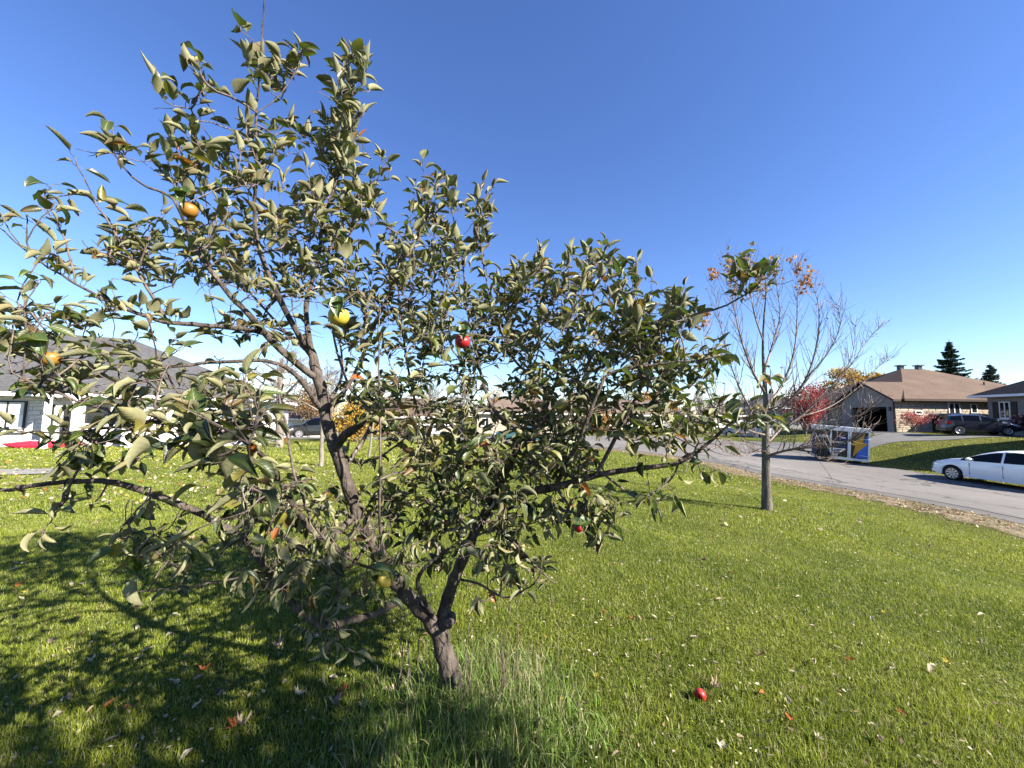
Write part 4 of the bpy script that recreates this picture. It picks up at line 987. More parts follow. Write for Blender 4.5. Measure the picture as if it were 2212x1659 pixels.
for L_ in SH:
    P = spline([(*mloc(u, v, dy), r * .82) for u, v, dy, r in L_], 5)
    MB().tube(P[:, :3], P[:, 3] * .9, 7).build('branch', m_maptwig, MT, smooth=True)
    MAPT.append(P[-1, :3])
    for k in range(3, len(P) - 1):
        for rep in range(4):
            if rng.random() < .68:
                T_ = P[k + 1, :3] - P[k, :3]; T_ /= np.linalg.norm(T_); s = rng.normal(0, 1, 3); s -= T_ * (s @ T_); s /= np.linalg.norm(s)
                d = T_ * .6 + s * .6 + np.array([0, 0, .45]); d /= np.linalg.norm(d); Ls = rng.uniform(.2, .95) * (1.15 - .6 * k / len(P))
                q = [P[k, :3]]
                for _ in range(4): d = d + rng.normal(0, .1, 3) + np.array([0, 0, .12]); d /= np.linalg.norm(d); q.append(q[-1] + d * Ls / 4)
                tw.tube(q, np.linspace(max(.0042, P[k, 3] * .35), .0028, 5), 4, cap=False)
                for _ in range(rng.integers(1, 3)):
                    d2 = d + rng.normal(0, .5, 3); d2 /= np.linalg.norm(d2); st = q[rng.integers(1, 4)]; tw.tube([st, st + d2 * .09, st + d2 * .17 + np.array([0, 0, .02])], [.0034, .0026, .0022], 3, cap=False)
                if rng.random() < .10: tips.append(q[-1])
tw.build('twigs', m_maptwig, MT, kind='stuff')
# lobed maple leaves
lobes = [(0, .0), (.12, .22), (.42, .12), (.34, .34), (.55, .58), (.26, .56), (.20, .70), (0, 1.0), (-.20, .70), (-.26, .56), (-.55, .58), (-.34, .34), (-.42, .12), (-.12, .22)]
def maple_leaf(mb, p, size, ax, nrm, col, curl=.3):
    ax = ax / np.linalg.norm(ax); n = nrm - ax * (nrm @ ax); n /= np.linalg.norm(n) + 1e-9; sd_ = np.cross(ax, n)
    V = [p + size * (sd_ * x + ax * (y) + n * (curl * (x * x * 2.2 + (y - .45) ** 2 * 1.2))) for x, y in lobes] + [p + size * ax * .42]
    k = len(lobes); mb.add(V, [(i, (i + 1) % k, k) for i in range(k)], col)
mb = MB()
OT = [(1577, 556, 'g'), (1617, 552, 'g'), (1672, 562, 'g'), (1719, 566, 'o'), (1750, 597, 'o'), (1538, 590, 'o'), (1640, 600, 'g'), (1735, 612, 'o'), (1590, 610, 'g'), (1518, 690, 'o'), (1655, 625, 'g'), (1582, 585, 'o'), (1675, 585, 'g'), (1622, 575, 'g')]
for u, v, kind in OT:
    dy = min(SH, key=lambda L_: (L_[-1][0] - u) ** 2 + (L_[-1][1] - v) ** 2)[-1][2]
    c = mloc(u, v, dy)
    for k in range(16 if kind == 'g' else 20):
        col = np.array(random.choice([(.62, .30, .10), (.58, .24, .07), (.65, .38, .16)] if kind == 'o' or k < 5 else [(.30, .32, .14), (.38, .38, .2), (.45, .33, .12)])) * rng.uniform(.7, 1.1)
        d = rng.normal(0, 1, 3); d[2] += .2; maple_leaf(mb, c + rng.normal(0, .065, 3) + np.array([0, 0, rng.uniform(-.16, .06)]), rng.uniform(.08, .13), d, rng.normal(0, 1, 3), col, .6)
for t in tips[:60]:
    maple_leaf(mb, t, rng.uniform(.03, .06), rng.normal(0, 1, 3), rng.normal(0, 1, 3), np.array([.35, .15, .08]) * rng.uniform(.5, 1.1), 1.2)
mb.build('leaf_tufts', m_foliage, MT, kind='stuff')
# ------------------------------------------------------------------ the apple tree
base = gat(985, 1512)
AT = thing('apple_tree', 'leafy old apple tree with forked trunk and curled leaves filling the foreground', 'tree', base)
def A(u, v, Y): return at(u, v, Y) - base
TR = [[(990, 1530, 2.38, .098), (985, 1500, 2.38, .088), (972, 1440, 2.38, .076), (958, 1385, 2.38, .07), (962, 1320, 2.37, .052), (985, 1250, 2.36, .046), (1010, 1195, 2.34, .042), (1040, 1130, 2.32, .038), (1058, 1092, 2.3, .036)],
 [(958, 1390, 2.38, .058), (925, 1335, 2.32, .056), (880, 1288, 2.25, .052), (838, 1235, 2.18, .046), (800, 1170, 2.1, .043), (770, 1110, 2.05, .043), (745, 1040, 2.0, .043), (718, 960, 2.0, .041), (697, 890, 2.0, .039), (684, 820, 2.02, .036), (672, 765, 2.05, .03)]]
LI = [
 [(1058, 1092, 2.3, .034), (1120, 1066, 2.26, .032), (1200, 1050, 2.2, .028), (1290, 1022, 2.15, .023), (1380, 1006, 2.1, .019), (1470, 986, 2.05, .015), (1540, 935, 2.0, .011), (1600, 890, 1.95, .008), (1680, 868, 1.9, .005), (1740, 880, 1.85, .003)],
 [(1058, 1092, 2.3, .03), (1090, 1010, 2.5, .026), (1150, 930, 2.65, .022), (1195, 850, 2.7, .017), (1215, 760, 2.7, .012), (1235, 640, 2.7, .007), (1270, 560, 2.7, .004)],
 [(1290, 1022, 2.15, .017), (1330, 945, 2.2, .015), (1375, 860, 2.2, .013), (1419, 750, 2.15, .011), (1442, 704, 2.1, .010), (1484, 685, 2.05, .009), (1572, 658, 2.0, .007), (1621, 624, 1.95, .005), (1665, 590, 1.9, .003)],
 [(1200, 1050, 2.2, .02), (1250, 950, 2.0, .016), (1290, 850, 1.95, .013), (1320, 807, 1.95, .011), (1404, 796, 1.95, .009), (1514, 792, 1.9, .005), (1570, 780, 1.9, .003)],
 [(1080, 1050, 2.3, .022), (1110, 985, 2.2, .02), (1120, 930, 2.15, .018), (1077, 894, 2.15, .016), (1049, 838, 2.2, .014), (1024, 749, 2.3, .010), (1000, 660, 2.4, .008), (985, 560, 2.4, .006), (960, 440, 2.4, .004)],
 [(1150, 930, 2.65, .016), (1185, 861, 2.5, .014), (1143, 810, 2.4, .012), (1105, 768, 2.35, .010), (1070, 680, 2.35, .007), (1040, 560, 2.4, .005), (1035, 470, 2.4, .003)],
 [(672, 765, 2.05, .026), (640, 715, 1.98, .021), (600, 640, 1.95, .018), (565, 560, 1.92, .015), (547, 470, 1.9, .012), (549, 350, 1.85, .009), (545, 250, 1.82, .007), (552, 120, 1.78, .005), (558, 0, 1.75, .004), (562, -50, 1.75, .003)],
 [(672, 765, 2.05, .024), (662, 660, 2.2, .019), (688, 560, 2.3, .016), (702, 470, 2.3, .013), (738, 350, 2.25, .009), (752, 260, 2.2, .006), (742, 120, 2.1, .003)],
 [(684, 820, 2.02, .024), (600, 749, 1.9, .022), (533, 672, 1.8, .018), (500, 639, 1.78, .016), (430, 545, 1.75, .012), (380, 432, 1.7, .009), (327, 405, 1.65, .006), (277, 345, 1.6, .004), (262, 312, 1.6, .003)],
 [(600, 749, 1.9, .018), (567, 719, 1.85, .016), (433, 702, 1.7, .014), (363, 699, 1.62, .012), (317, 685, 1.6, .010), (233, 655, 1.55, .008), (167, 615, 1.5, .006), (90, 565, 1.45, .004), (20, 492, 1.4, .0025)],
 [(363, 699, 1.62, .010), (333, 645, 1.62, .009), (300, 592, 1.6, .008), (233, 479, 1.58, .005), (200, 439, 1.55, .003)],
 [(167, 615, 1.5, .005), (133, 505, 1.48, .0035), (103, 455, 1.45, .0025)],
 [(722, 975, 2.0, .030), (745, 940, 1.95, .028), (775, 920, 1.92, .02), (800, 910, 1.9, .013)],
 [(878, 1284, 2.24, .028), (820, 1322, 2.12, .025), (752, 1342, 2.0, .024), (698, 1352, 1.9, .022), (640, 1312, 1.85, .021), (599, 1258, 1.8, .020), (540, 1185, 1.72, .019), (470, 1137, 1.65, .018), (385, 1098, 1.6, .017), (262, 1060, 1.55, .015), (190, 1058, 1.52, .013), (90, 1072, 1.5, .011), (0, 1083, 1.48, .009), (-80, 1085, 1.45, .006)],
 [(800, 1170, 2.1, .018), (740, 1232, 1.95, .012), (630, 1225, 1.8, .009), (540, 1235, 1.7, .007), (430, 1258, 1.6, .006), (360, 1272, 1.6, .005), (250, 1280, 1.6, .003)],
 [(770, 1110, 2.05, .024), (700, 1165, 1.9, .02), (640, 1100, 1.75, .016), (590, 1010, 1.6, .013), (540, 960, 1.45, .011), (470, 930, 1.3, .009), (365, 912, 1.25, .008), (300, 911, 1.25, .006), (130, 928, 1.25, .004), (0, 925, 1.25, .003)],
 [(590, 1010, 1.6, .012), (520, 985, 1.35, .010), (440, 975, 1.2, .007), (400, 950, 1.15, .004)],
 [(697, 890, 2.0, .02), (640, 810, 1.85, .015), (576, 779, 1.7, .012), (460, 780, 1.58, .010), (354, 782, 1.5, .008), (273, 740, 1.45, .005), (200, 705, 1.4, .003), (150, 670, 1.4, .0025)],
 [(365, 912, 1.25, .007), (260, 905, 1.25, .006), (226, 884, 1.25, .006), (170, 870, 1.28, .005), (130, 855, 1.3, .005), (99, 795, 1.3, .004), (65, 769, 1.3, .004), (34, 738, 1.3, .003), (-10, 700, 1.3, .0025)],
 [(697, 890, 2.0, .018), (753, 831, 2.2, .015), (790, 750, 2.3, .013), (830, 650, 2.35, .010), (870, 540, 2.35, .006), (925, 400, 2.35, .003)],
 [(740, 1020, 2.0, .016), (804, 904, 2.25, .013), (753, 831, 2.4, .012), (720, 700, 2.5, .010), (740, 560, 2.5, .007), (800, 400, 2.5, .003)],
 [(840, 1238, 2.18, .012), (822, 1150, 1.95, .009), (821, 1037, 1.85, .008), (823, 948, 1.85, .008), (823, 850, 1.85, .006), (824, 749, 1.85, .005), (826, 690, 1.85, .003)],
 [(838, 1235, 2.18, .012), (770, 1215, 1.9, .009), (690, 1150, 1.7, .008), (650, 1060, 1.6, .007), (636, 1000, 1.6, .007), (622, 900, 1.6, .007), (615, 847, 1.6, .006), (612, 780, 1.6, .004)],
 [(1010, 1195, 2.34, .022), (970, 1110, 2.5, .019), (935, 1010, 2.6, .016), (905, 900, 2.7, .013), (880, 780, 2.75, .010), (865, 650, 2.8, .007), (850, 520, 2.8, .004)],
 [(1045, 1120, 2.3, .014), (1072, 1142, 2.2, .012), (1133, 1197, 2.1, .009), (1164, 1231, 2.05, .007), (1201, 1268, 2.0, .004)],
 [(985, 1250, 2.36, .012), (1035, 1262, 2.2, .009), (1089, 1292, 2.1, .007), (1133, 1278, 2.05, .006), (1164, 1248, 2.0, .005), (1175, 1200, 2.0, .003)],
 [(1300, 1022, 2.15, .010), (1350, 1059, 2.1, .007), (1392, 1086, 2.1, .005), (1440, 1090, 2.1, .003)],
 [(1470, 986, 2.05, .008), (1450, 1030, 2.05, .006), (1400, 1060, 2.0, .004)],
 [(1200, 1050, 2.2, .012), (1240, 1110, 2.1, .009), (1280, 1170, 2.05, .006), (1320, 1130, 2.0, .004), (1330, 1085, 2.0, .003)],
 [(955, 1360, 2.38, .02), (912, 1290, 2.2, .017), (905, 1240, 2.15, .015), (960, 1190, 2.1, .011), (1050, 1150, 2.1, .007), (1150, 1130, 2.1, .004)],
 [(718, 960, 2.0, .014), (780, 1000, 2.4, .012), (860, 960, 2.8, .010), (960, 860, 3.0, .006), (1040, 780, 3.1, .004)],
 [(697, 890, 2.0, .014), (740, 800, 2.6, .012), (720, 680, 3.0, .009), (660, 560, 3.1, .006), (600, 420, 3.0, .003)],
 [(672, 765, 2.05, .016), (600, 700, 2.5, .012), (520, 600, 2.7, .008), (460, 480, 2.6, .005), (430, 330, 2.4, .003)],
 [(545, 250, 1.82, .004), (600, 210, 1.85, .004), (640, 150, 1.85, .0035), (665, 90, 1.85, .0025)],
 [(1470, 986, 2.05, .009), (1560, 960, 2.2, .007), (1620, 900, 2.3, .005), (1660, 820, 2.35, .003)],
]
nodes = []; par = []; tang = []; rad0 = []; fixed = []
def add_path(P, parent):
    prev = parent; ids = []
    for i, q in enumerate(P):
        nodes.append(q[:3]); par.append(prev); rad0.append(q[3] if len(q) > 3 else 0)
        prev = len(nodes) - 1; ids.append(prev)
    return ids
paths = []
def nearest(p):
    N = np.array(nodes); return int(np.argmin(((N - p) ** 2).sum(1)))
def limb_pts(L_): return spline([(*A(u, v, Y), r * .74) for u, v, Y, r in L_], 6)
for i, L_ in enumerate(TR + LI):
    P = limb_pts(L_)
    wv = np.cumsum(rng.normal(0, .0016, (len(P), 3)), 0); wv -= wv[0]; P[:, :3] += wv * np.linspace(0, 1, len(P))[:, None] * 2
    par_ = -1 if i == 0 else nearest(P[0, :3])
    if i: P[0, :3] = nodes[par_]
    paths.append((add_path(P, par_), i))
nmain = len(nodes)
# crown: where shoots end, in blobs (u, v, ru, rv, count, nearest, farthest distance, upright)
BL = [(590, 160, 60, 75, 9, 1.75, 2.05, 1), (640, 130, 35, 40, 5, 1.8, 2, 1), (765, 190, 42, 75, 11, 2.0, 2.3, 1), (430, 215, 40, 50, 7, 1.65, 1.95, 1), (348, 215, 12, 35, 2, 1.65, 1.8, 1),
 (275, 325, 38, 18, 4, 1.58, 1.75, 0), (400, 340, 80, 60, 16, 1.65, 2.2, 1), (560, 310, 90, 70, 16, 1.75, 2.5, 1), (720, 310, 60, 60, 15, 2, 2.5, 1), (560, 440, 160, 80, 44, 1.6, 2.7, 1),
 (740, 440, 90, 80, 28, 1.9, 2.8, 1), (820, 375, 22, 35, 4, 2.3, 2.5, 1), (940, 440, 55, 50, 11, 2.2, 2.6, 1), (1040, 490, 30, 60, 8, 2.3, 2.6, 1), (900, 560, 120, 75, 32, 2, 3.0, 1),
 (650, 580, 150, 80, 46, 1.7, 3.0, .6), (420, 560, 110, 70, 24, 1.5, 2.4, .5), (280, 545, 60, 60, 9, 1.5, 1.8, .3), (210, 440, 16, 12, 2, 1.52, 1.6, 0), (100, 540, 55, 25, 5, 1.4, 1.5, 0), (90, 440, 30, 20, 2, 1.42, 1.5, 0),
 (100, 680, 95, 32, 10, 1.28, 1.6, .4), (250, 665, 60, 35, 6, 1.4, 1.7, .2), (80, 790, 85, 60, 15, 1.15, 1.6, .1), (250, 830, 110, 70, 22, 1.15, 1.75, .1), (430, 850, 110, 60, 16, 1.2, 2.0, 0),
 (480, 940, 100, 70, 18, .98, 1.35, .2), (200, 975, 140, 50, 11, 1.15, 1.6, -.2), (90, 1120, 80, 40, 3, 1.35, 1.5, -.8), (330, 1160, 120, 55, 12, 1.3, 1.8, -.6), (560, 1100, 110, 75, 16, 1.35, 2.1, -.2),
 (600, 1240, 80, 50, 8, 1.5, 2, -.4), (745, 1385, 45, 45, 5, 1.6, 1.9, -.7), (820, 1250, 50, 50, 6, 1.7, 2.1, -.2), (560, 725, 110, 40, 10, 1.6, 2.4, 0), (850, 700, 140, 85, 38, 2, 3.1, .5),
 (1020, 720, 130, 90, 42, 2.1, 3.2, .5), (900, 870, 150, 80, 36, 1.9, 3.1, .2), (1150, 620, 80, 50, 24, 2.2, 2.9, 1), (1300, 605, 60, 45, 12, 2, 2.6, 1), (1240, 740, 150, 75, 50, 2, 3.1, .6),
 (1420, 690, 100, 50, 22, 1.9, 2.5, .6), (1610, 620, 55, 32, 9, 1.8, 2.1, .6), (1440, 800, 120, 70, 30, 1.9, 2.6, .3), (1200, 880, 150, 80, 46, 2, 3.1, .3), (1440, 910, 120, 55, 24, 1.8, 2.4, .1),
 (1650, 880, 75, 40, 9, 1.7, 2.1, .3), (1510, 1000, 50, 40, 4, 1.9, 2.1, -.5), (1430, 1055, 45, 40, 5, 1.9, 2.1, -.5), (1180, 990, 130, 55, 26, 1.9, 2.8, 0), (980, 1010, 110, 75, 24, 1.9, 2.9, 0),
 (1285, 1110, 45, 50, 8, 1.95, 2.1, -.3), (1150, 1120, 110, 50, 12, 2, 2.5, -.2), (900, 1120, 110, 60, 9, 2, 2.6, 0), (760, 1160, 70, 50, 7, 1.8, 2.1, -.2), (1085, 1265, 50, 45, 5, 2.0, 2.2, -.4),
 (560, 20, 25, 25, 0, 1.75, 1.8, 1), (1360, 570, 25, 30, 3, 2.1, 2.4, 1), (780, 1100, 60, 60, 5, 1.9, 2.4, 0), (900, 1060, 80, 70, 10, 2.0, 2.6, 0), (960, 1160, 70, 60, 8, 2.1, 2.6, -.2), (1100, 1040, 110, 60, 12, 1.9, 2.4, 0), (1060, 1180, 80, 50, 7, 1.9, 2.3, -.2), (860, 1200, 50, 40, 4, 1.9, 2.2, -.2), (660, 1180, 80, 60, 8, 1.5, 2.0, -.3), (700, 1290, 60, 40, 5, 1.6, 1.9, -.4)]
att = []
for (cu, cv, ru, rv, n, Y0, Y1, up) in BL:
    k = 0; n = int(round(n * (1.0 if n < 6 else 1.35 if (cu < 500 and cv > 600) else 1.35 if cu < 620 and cv < 500 else 1.2 if cu > 1580 else 3.1 if cu > 800 and 600 < cv < 1050 else 3.0 if cu > 700 and cv >= 1050 else 2.4)))
    while k < n:
        a, b = rng.uniform(-1, 1, 2)
        if a * a + b * b > 1: continue
        att.append((A(cu + a * ru, cv + b * rv, rng.uniform(Y0, Y1)), up)); k += 1
Nm = np.array(nodes)
att.sort(key=lambda t: ((Nm - t[0]) ** 2).sum(1).min())
tipsA = []
Narr = np.zeros((40000, 3)); Narr[:len(nodes)] = nodes
for tgt, up in att:
    n = len(nodes); d = Narr[:n] - tgt; dist = np.sqrt((d ** 2).sum(1))
    pen = dist * (1 + .5 * np.clip(d[:, 2] / (dist + 1e-6), -.2, 1) * (1 if up >= 0 else -.3)) ; pen[:10] += 3
    j = int(np.argmin(pen)); p0 = Narr[j]; L_ = dist[j]
    if L_ < .05: tgt = p0 + np.array([0, 0, .12]) + rng.normal(0, .05, 3); L_ = np.linalg.norm(tgt - p0)
    pj = par[j]; T_ = (p0 - Narr[pj]) if pj >= 0 else np.array([0, 0, 1.]); T_ = T_ / (np.linalg.norm(T_) + 1e-9)
    c1 = p0 + L_ * .35 * (T_ * .35 + (tgt - p0) / L_ * .9 + rng.normal(0, .15, 3)); c2 = tgt - L_ * .35 * np.array([0, 0, max(-.3, up)]) - (tgt - p0) * .15 * (1 - max(0, up)) + rng.normal(0, .04, 3) * L_
    m = max(4, int(L_ / .045)); t = np.linspace(0, 1, m + 1)[1:, None]
    P = (1-t)**3 * p0 + 3*(1-t)**2*t * c1 + 3*(1-t)*t*t * c2 + t**3 * tgt
    P[:-1] += rng.normal(0, .0022, (m - 0 - 1, 3))
    ids = add_path(P, j); Narr[n:n + m] = P; paths.append(([j] + ids, -1)); tipsA.append((ids, up))
# pipe-model radii
NN = np.array(nodes); cnt = np.zeros(len(NN)); PR = np.array(par)
haschild = np.zeros(len(NN), bool); haschild[PR[PR >= 0]] = True
cnt[~haschild] = 1
for i in range(len(NN) - 1, -1, -1):
    if PR[i] >= 0: cnt[PR[i]] += cnt[i]
RA = .0021 * cnt ** .42
for i in range(nmain): RA[i] = rad0[i]
RA[:] = np.maximum(RA, .0016)
trunkb, twb = MB(), MB()
for ids, k in paths:
    P = NN[ids]; R = RA[ids].copy()
    if 0 <= k < 2: trunkb.tube(P, R * (1 + .08 * np.sin(np.arange(len(R)) * 1.7)), 14, jit=.05)
    elif k >= 2:
        MB().tube(P, R * rng.uniform(.93, 1.08, len(R)), 8 if R[0] > .012 else 6, jit=.05).build('branch', m_bark if R[0] > .013 else m_twig, AT, smooth=True)
    else:
        R[0] = min(R[0], R[1] * 1.2); R = np.minimum(R, .009); twb.tube(P, R, 5, cap=True)
        for q in range(1, len(P) - 1):      # buds and spurs
            if rng.random() < .16: twb.tube([P[q], P[q] + rng.normal(0, .012, 3)], [R[q] * 1.0, .001], 3, cap=False)
trunkb.build('trunk', m_bark, AT, smooth=True)
# knots where old limbs were cut
for (u, v, Y, r) in ((968, 1345, 2.31, .035), (985, 1470, 2.30, .025), (852, 1262, 2.14, .03)):
    c = A(u, v, Y); MB().tube([c + np.array([0, .05, 0]), c, c + np.array([.0, -.02, .006])], [r * 1.2, r, r * .5], 9, jit=.12).build('knot', m_bark, AT, smooth=True)
for (u0, v0, Y0, u1, v1, Y1, r) in ((745, 940, 1.95, 790, 905, 1.85, .022), (1195, 1000, 2.2, 1245, 1035, 2.1, .014)):
    MB().tube(spline([A(u0, v0, Y0), A((u0+u1)/2, (v0+v1)/2 + 3, (Y0+Y1)/2), A(u1, v1, Y1)], 4), np.linspace(r, r * .7, 9), 8, jit=.05).build('cut_stub', m_bark, AT, smooth=True)

# bare twiglets all through the inner crown
inner = np.array([i for i in range(nmain, len(NN)) if RA[i] > .0021]); 
for q in rng.choice(inner, 900):
    u_, v_ = px(NN[q] + base)
    if v_ < 560 and rng.random() < .7: continue
    d = rng.normal(0, 1, 3); d[2] = d[2] * .5 + .15; d /= np.linalg.norm(d); Pq = [NN[q]]
    for _ in range(5): d = d + rng.normal(0, .28, 3); d /= np.linalg.norm(d); Pq.append(Pq[-1] + d * rng.uniform(.018, .045))
    twb.tube(Pq, np.linspace(.0024, .0012, 6), 4, cap=False)
    if rng.random() < .5:
        e = rng.normal(0, 1, 3); e /= np.linalg.norm(e); twb.tube([Pq[2], Pq[2] + e * .03, Pq[2] + e * .055 + np.array([0, 0, .01])], [.0018, .0014, .001], 3, cap=False)

# ---- leaves: rolled, pale beneath, dark above
def leaf_mat():
    m, n, l, b = _new('apple_leaf')
    a = n.new('ShaderNodeAttribute'); a.attribute_name = 'Col'
    gm = n.new('ShaderNodeNewGeometry'); uv = n.new('ShaderNodeUVMap'); sp = n.new('ShaderNodeSeparateXYZ'); l.new(uv.outputs[0], sp.inputs[0])
    # midrib and side veins
    mr = n.new('ShaderNodeMath'); mr.operation = 'SUBTRACT'; l.new(sp.outputs[0], mr.inputs[0]); mr.inputs[1].default_value = .5
    ab = n.new('ShaderNodeMath'); ab.operation = 'ABSOLUTE'; l.new(mr.outputs[0], ab.inputs[0])
    rb = ramp(n, l, ab.outputs[0], [(0, (1, 1, 1)), (.035, (0, 0, 0))])
    vs = n.new('ShaderNodeMath'); vs.operation = 'MULTIPLY_ADD'; l.new(ab.outputs[0], vs.inputs[0]); vs.inputs[1].default_value = -.45; l.new(sp.outputs[1], vs.inputs[2])
    sn = n.new('ShaderNodeMath'); sn.operation = 'MULTIPLY'; l.new(vs.outputs[0], sn.inputs[0]); sn.inputs[1].default_value = 50
    si = n.new('ShaderNodeMath'); si.operation = 'SINE'; l.new(sn.outputs[0], si.inputs[0])
    t = tex(n, l, 'noise', 28, detail=5)
    # worn brown spots of their own shape
    t2 = tex(n, l, 'noise', 14, detail=4); sr = ramp(n, l, t2.outputs['Fac'], [(.56, (0, 0, 0)), (.70, (1, 1, 1))])
    und = n.new('ShaderNodeMixRGB'); und.inputs[0].default_value = .80; l.new(a.outputs['Color'], und.inputs[1]); und.inputs[2].default_value = (.215, .205, .11, 1)
    side = n.new('ShaderNodeMixRGB'); l.new(gm.outputs['Backfacing'], side.inputs[0]); l.new(a.outputs['Color'], side.inputs[1]); l.new(und.outputs[0], side.inputs[2])
    v1 = n.new('ShaderNodeMixRGB'); l.new(rb.outputs[0], v1.inputs[0]); l.new(side.outputs[0], v1.inputs[1]); v1.inputs[2].default_value = (.20, .21, .09, 1)
    r3 = ramp(n, l, t.outputs['Fac'], [(.3, (.78,) * 3), (.7, (1.15,) * 3)])
    v2 = n.new('ShaderNodeMixRGB'); v2.blend_type = 'MULTIPLY'; v2.inputs[0].default_value = 1; l.new(v1.outputs[0], v2.inputs[1]); l.new(r3.outputs[0], v2.inputs[2])
    v3 = n.new('ShaderNodeMixRGB'); sm = n.new('ShaderNodeMath'); sm.operation = 'MULTIPLY'; sm.inputs[1].default_value = .6; l.new(sr.outputs[0], sm.inputs[0]); l.new(sm.outputs[0], v3.inputs[0])
    l.new(v2.outputs[0], v3.inputs[1]); v3.inputs[2].default_value = (.15, .09, .035, 1)
    l.new(v3.outputs[0], b.inputs['Base Color'])
    rr = n.new('ShaderNodeMapRange'); l.new(gm.outputs['Backfacing'], rr.inputs[0]); rr.inputs[3].default_value = .45; rr.inputs[4].default_value = .8; l.new(rr.outputs[0], b.inputs['Roughness']); setspec(b, .5)
    bp = n.new('ShaderNodeBump'); bp.inputs['Strength'].default_value = .15; bp.inputs['Distance'].default_value = .001; l.new(si.outputs[0], bp.inputs['Height']); l.new(bp.outputs[0], b.inputs['Normal'])
    tr_ = n.new('ShaderNodeBsdfTranslucent'); tc = n.new('ShaderNodeMixRGB'); tc.blend_type = 'MULTIPLY'; tc.inputs[0].default_value = 1
    l.new(a.outputs['Color'], tc.inputs[1]); tc.inputs[2].default_value = (2.2, 2.4, .7, 1); l.new(tc.outputs[0], tr_.inputs[0])
    mx = n.new('ShaderNodeMixShader'); mx.inputs[0].default_value = .20; l.new(b.outputs[0], mx.inputs[1]); l.new(tr_.outputs[0], mx.inputs[2]); l.new(mx.outputs[0], n['Material Output'].inputs[0])
    return m
m_leaf = leaf_mat()
NI, NJ = 7, 5
def leaf_geo(p, ax, nrm, L_, roll, bend, wid, twist):
    """one leaf: base p, axis ax, upper side towards nrm"""
    ax = ax / np.linalg.norm(ax); nrm = nrm - ax * (nrm @ ax); nrm /= np.linalg.norm(nrm) + 1e-9
    V = []; pos = np.array(p, float); d = ax.copy(); nn = nrm.copy(); st = L_ / (NI - 1); ph_ = (rng.uniform(0, 6.28), rng.uniform(5, 11)); roll1 = roll; asym = rng.uniform(.75, 1.2)
    for i in range(NI):
        t = i / (NI - 1); s = np.cross(d, nn)
        hw = wid * L_ * .5 * (math.sin(math.pi * min(1, t * .93 + .06) ** .8) ** .85) if 0 < i < NI - 1 else (.02 * L_ if i == 0 else .002)
        hw *= 1 + .10 * math.sin(t * ph_[1] + ph_[0]) ; ca, sa = math.cos(twist * t), math.sin(twist * t); s2 = s * ca + nn * sa; n2 = nn * ca - s * sa
        for j in range(NJ):
            q = (j / (NJ - 1) - .5) * 2; roll = roll1 * (.75 + .5 * t) * (asym if q > 0 else 1); ang_ = roll * abs(q); sg = 1 if q > 0 else -1
            # arc of the rolled blade
            if roll > .02: xx = math.sin(ang_) / roll; zz = (1 - math.cos(ang_)) / roll
            else: xx, zz = abs(q), 0
            wv_ = .10 * math.sin(t * ph_[1] * 1.3 + ph_[0] * 2 + sg) * hw if 0 < j < NJ - 1 or True else 0
            V.append(pos + s2 * sg * xx * hw + n2 * (zz * hw + wv_ * (abs(q) > .9)))
        cb, sb = math.cos(bend / (NI - 1)), math.sin(bend / (NI - 1))
        d, nn = d * cb - nn * sb, nn * cb + d * sb
        pos = pos + d * st
    return V
LF = [(i * NJ + j, i * NJ + j + 1, (i + 1) * NJ + j + 1, (i + 1) * NJ + j) for i in range(NI - 1) for j in range(NJ - 1)]
LUV = [(j / (NJ - 1), .02 + .96 * i / (NI - 1)) for i in range(NI) for j in range(NJ)]
leaves = []; pet = MB()
LIMBS = []
for L0, lo, hi in ((TR[0], 0, 9), (TR[1], 2, 10), (LI[0], 0, 5), (LI[6], 0, 3)):
    for a_, b_ in zip(L0[lo:hi], L0[lo + 1:hi + 1]):
        for t_ in np.linspace(0, 1, 5): LIMBS.append([a_[q] * (1 - t_) + b_[q] * t_ for q in range(3)])
LIMBS = np.array(LIMBS)
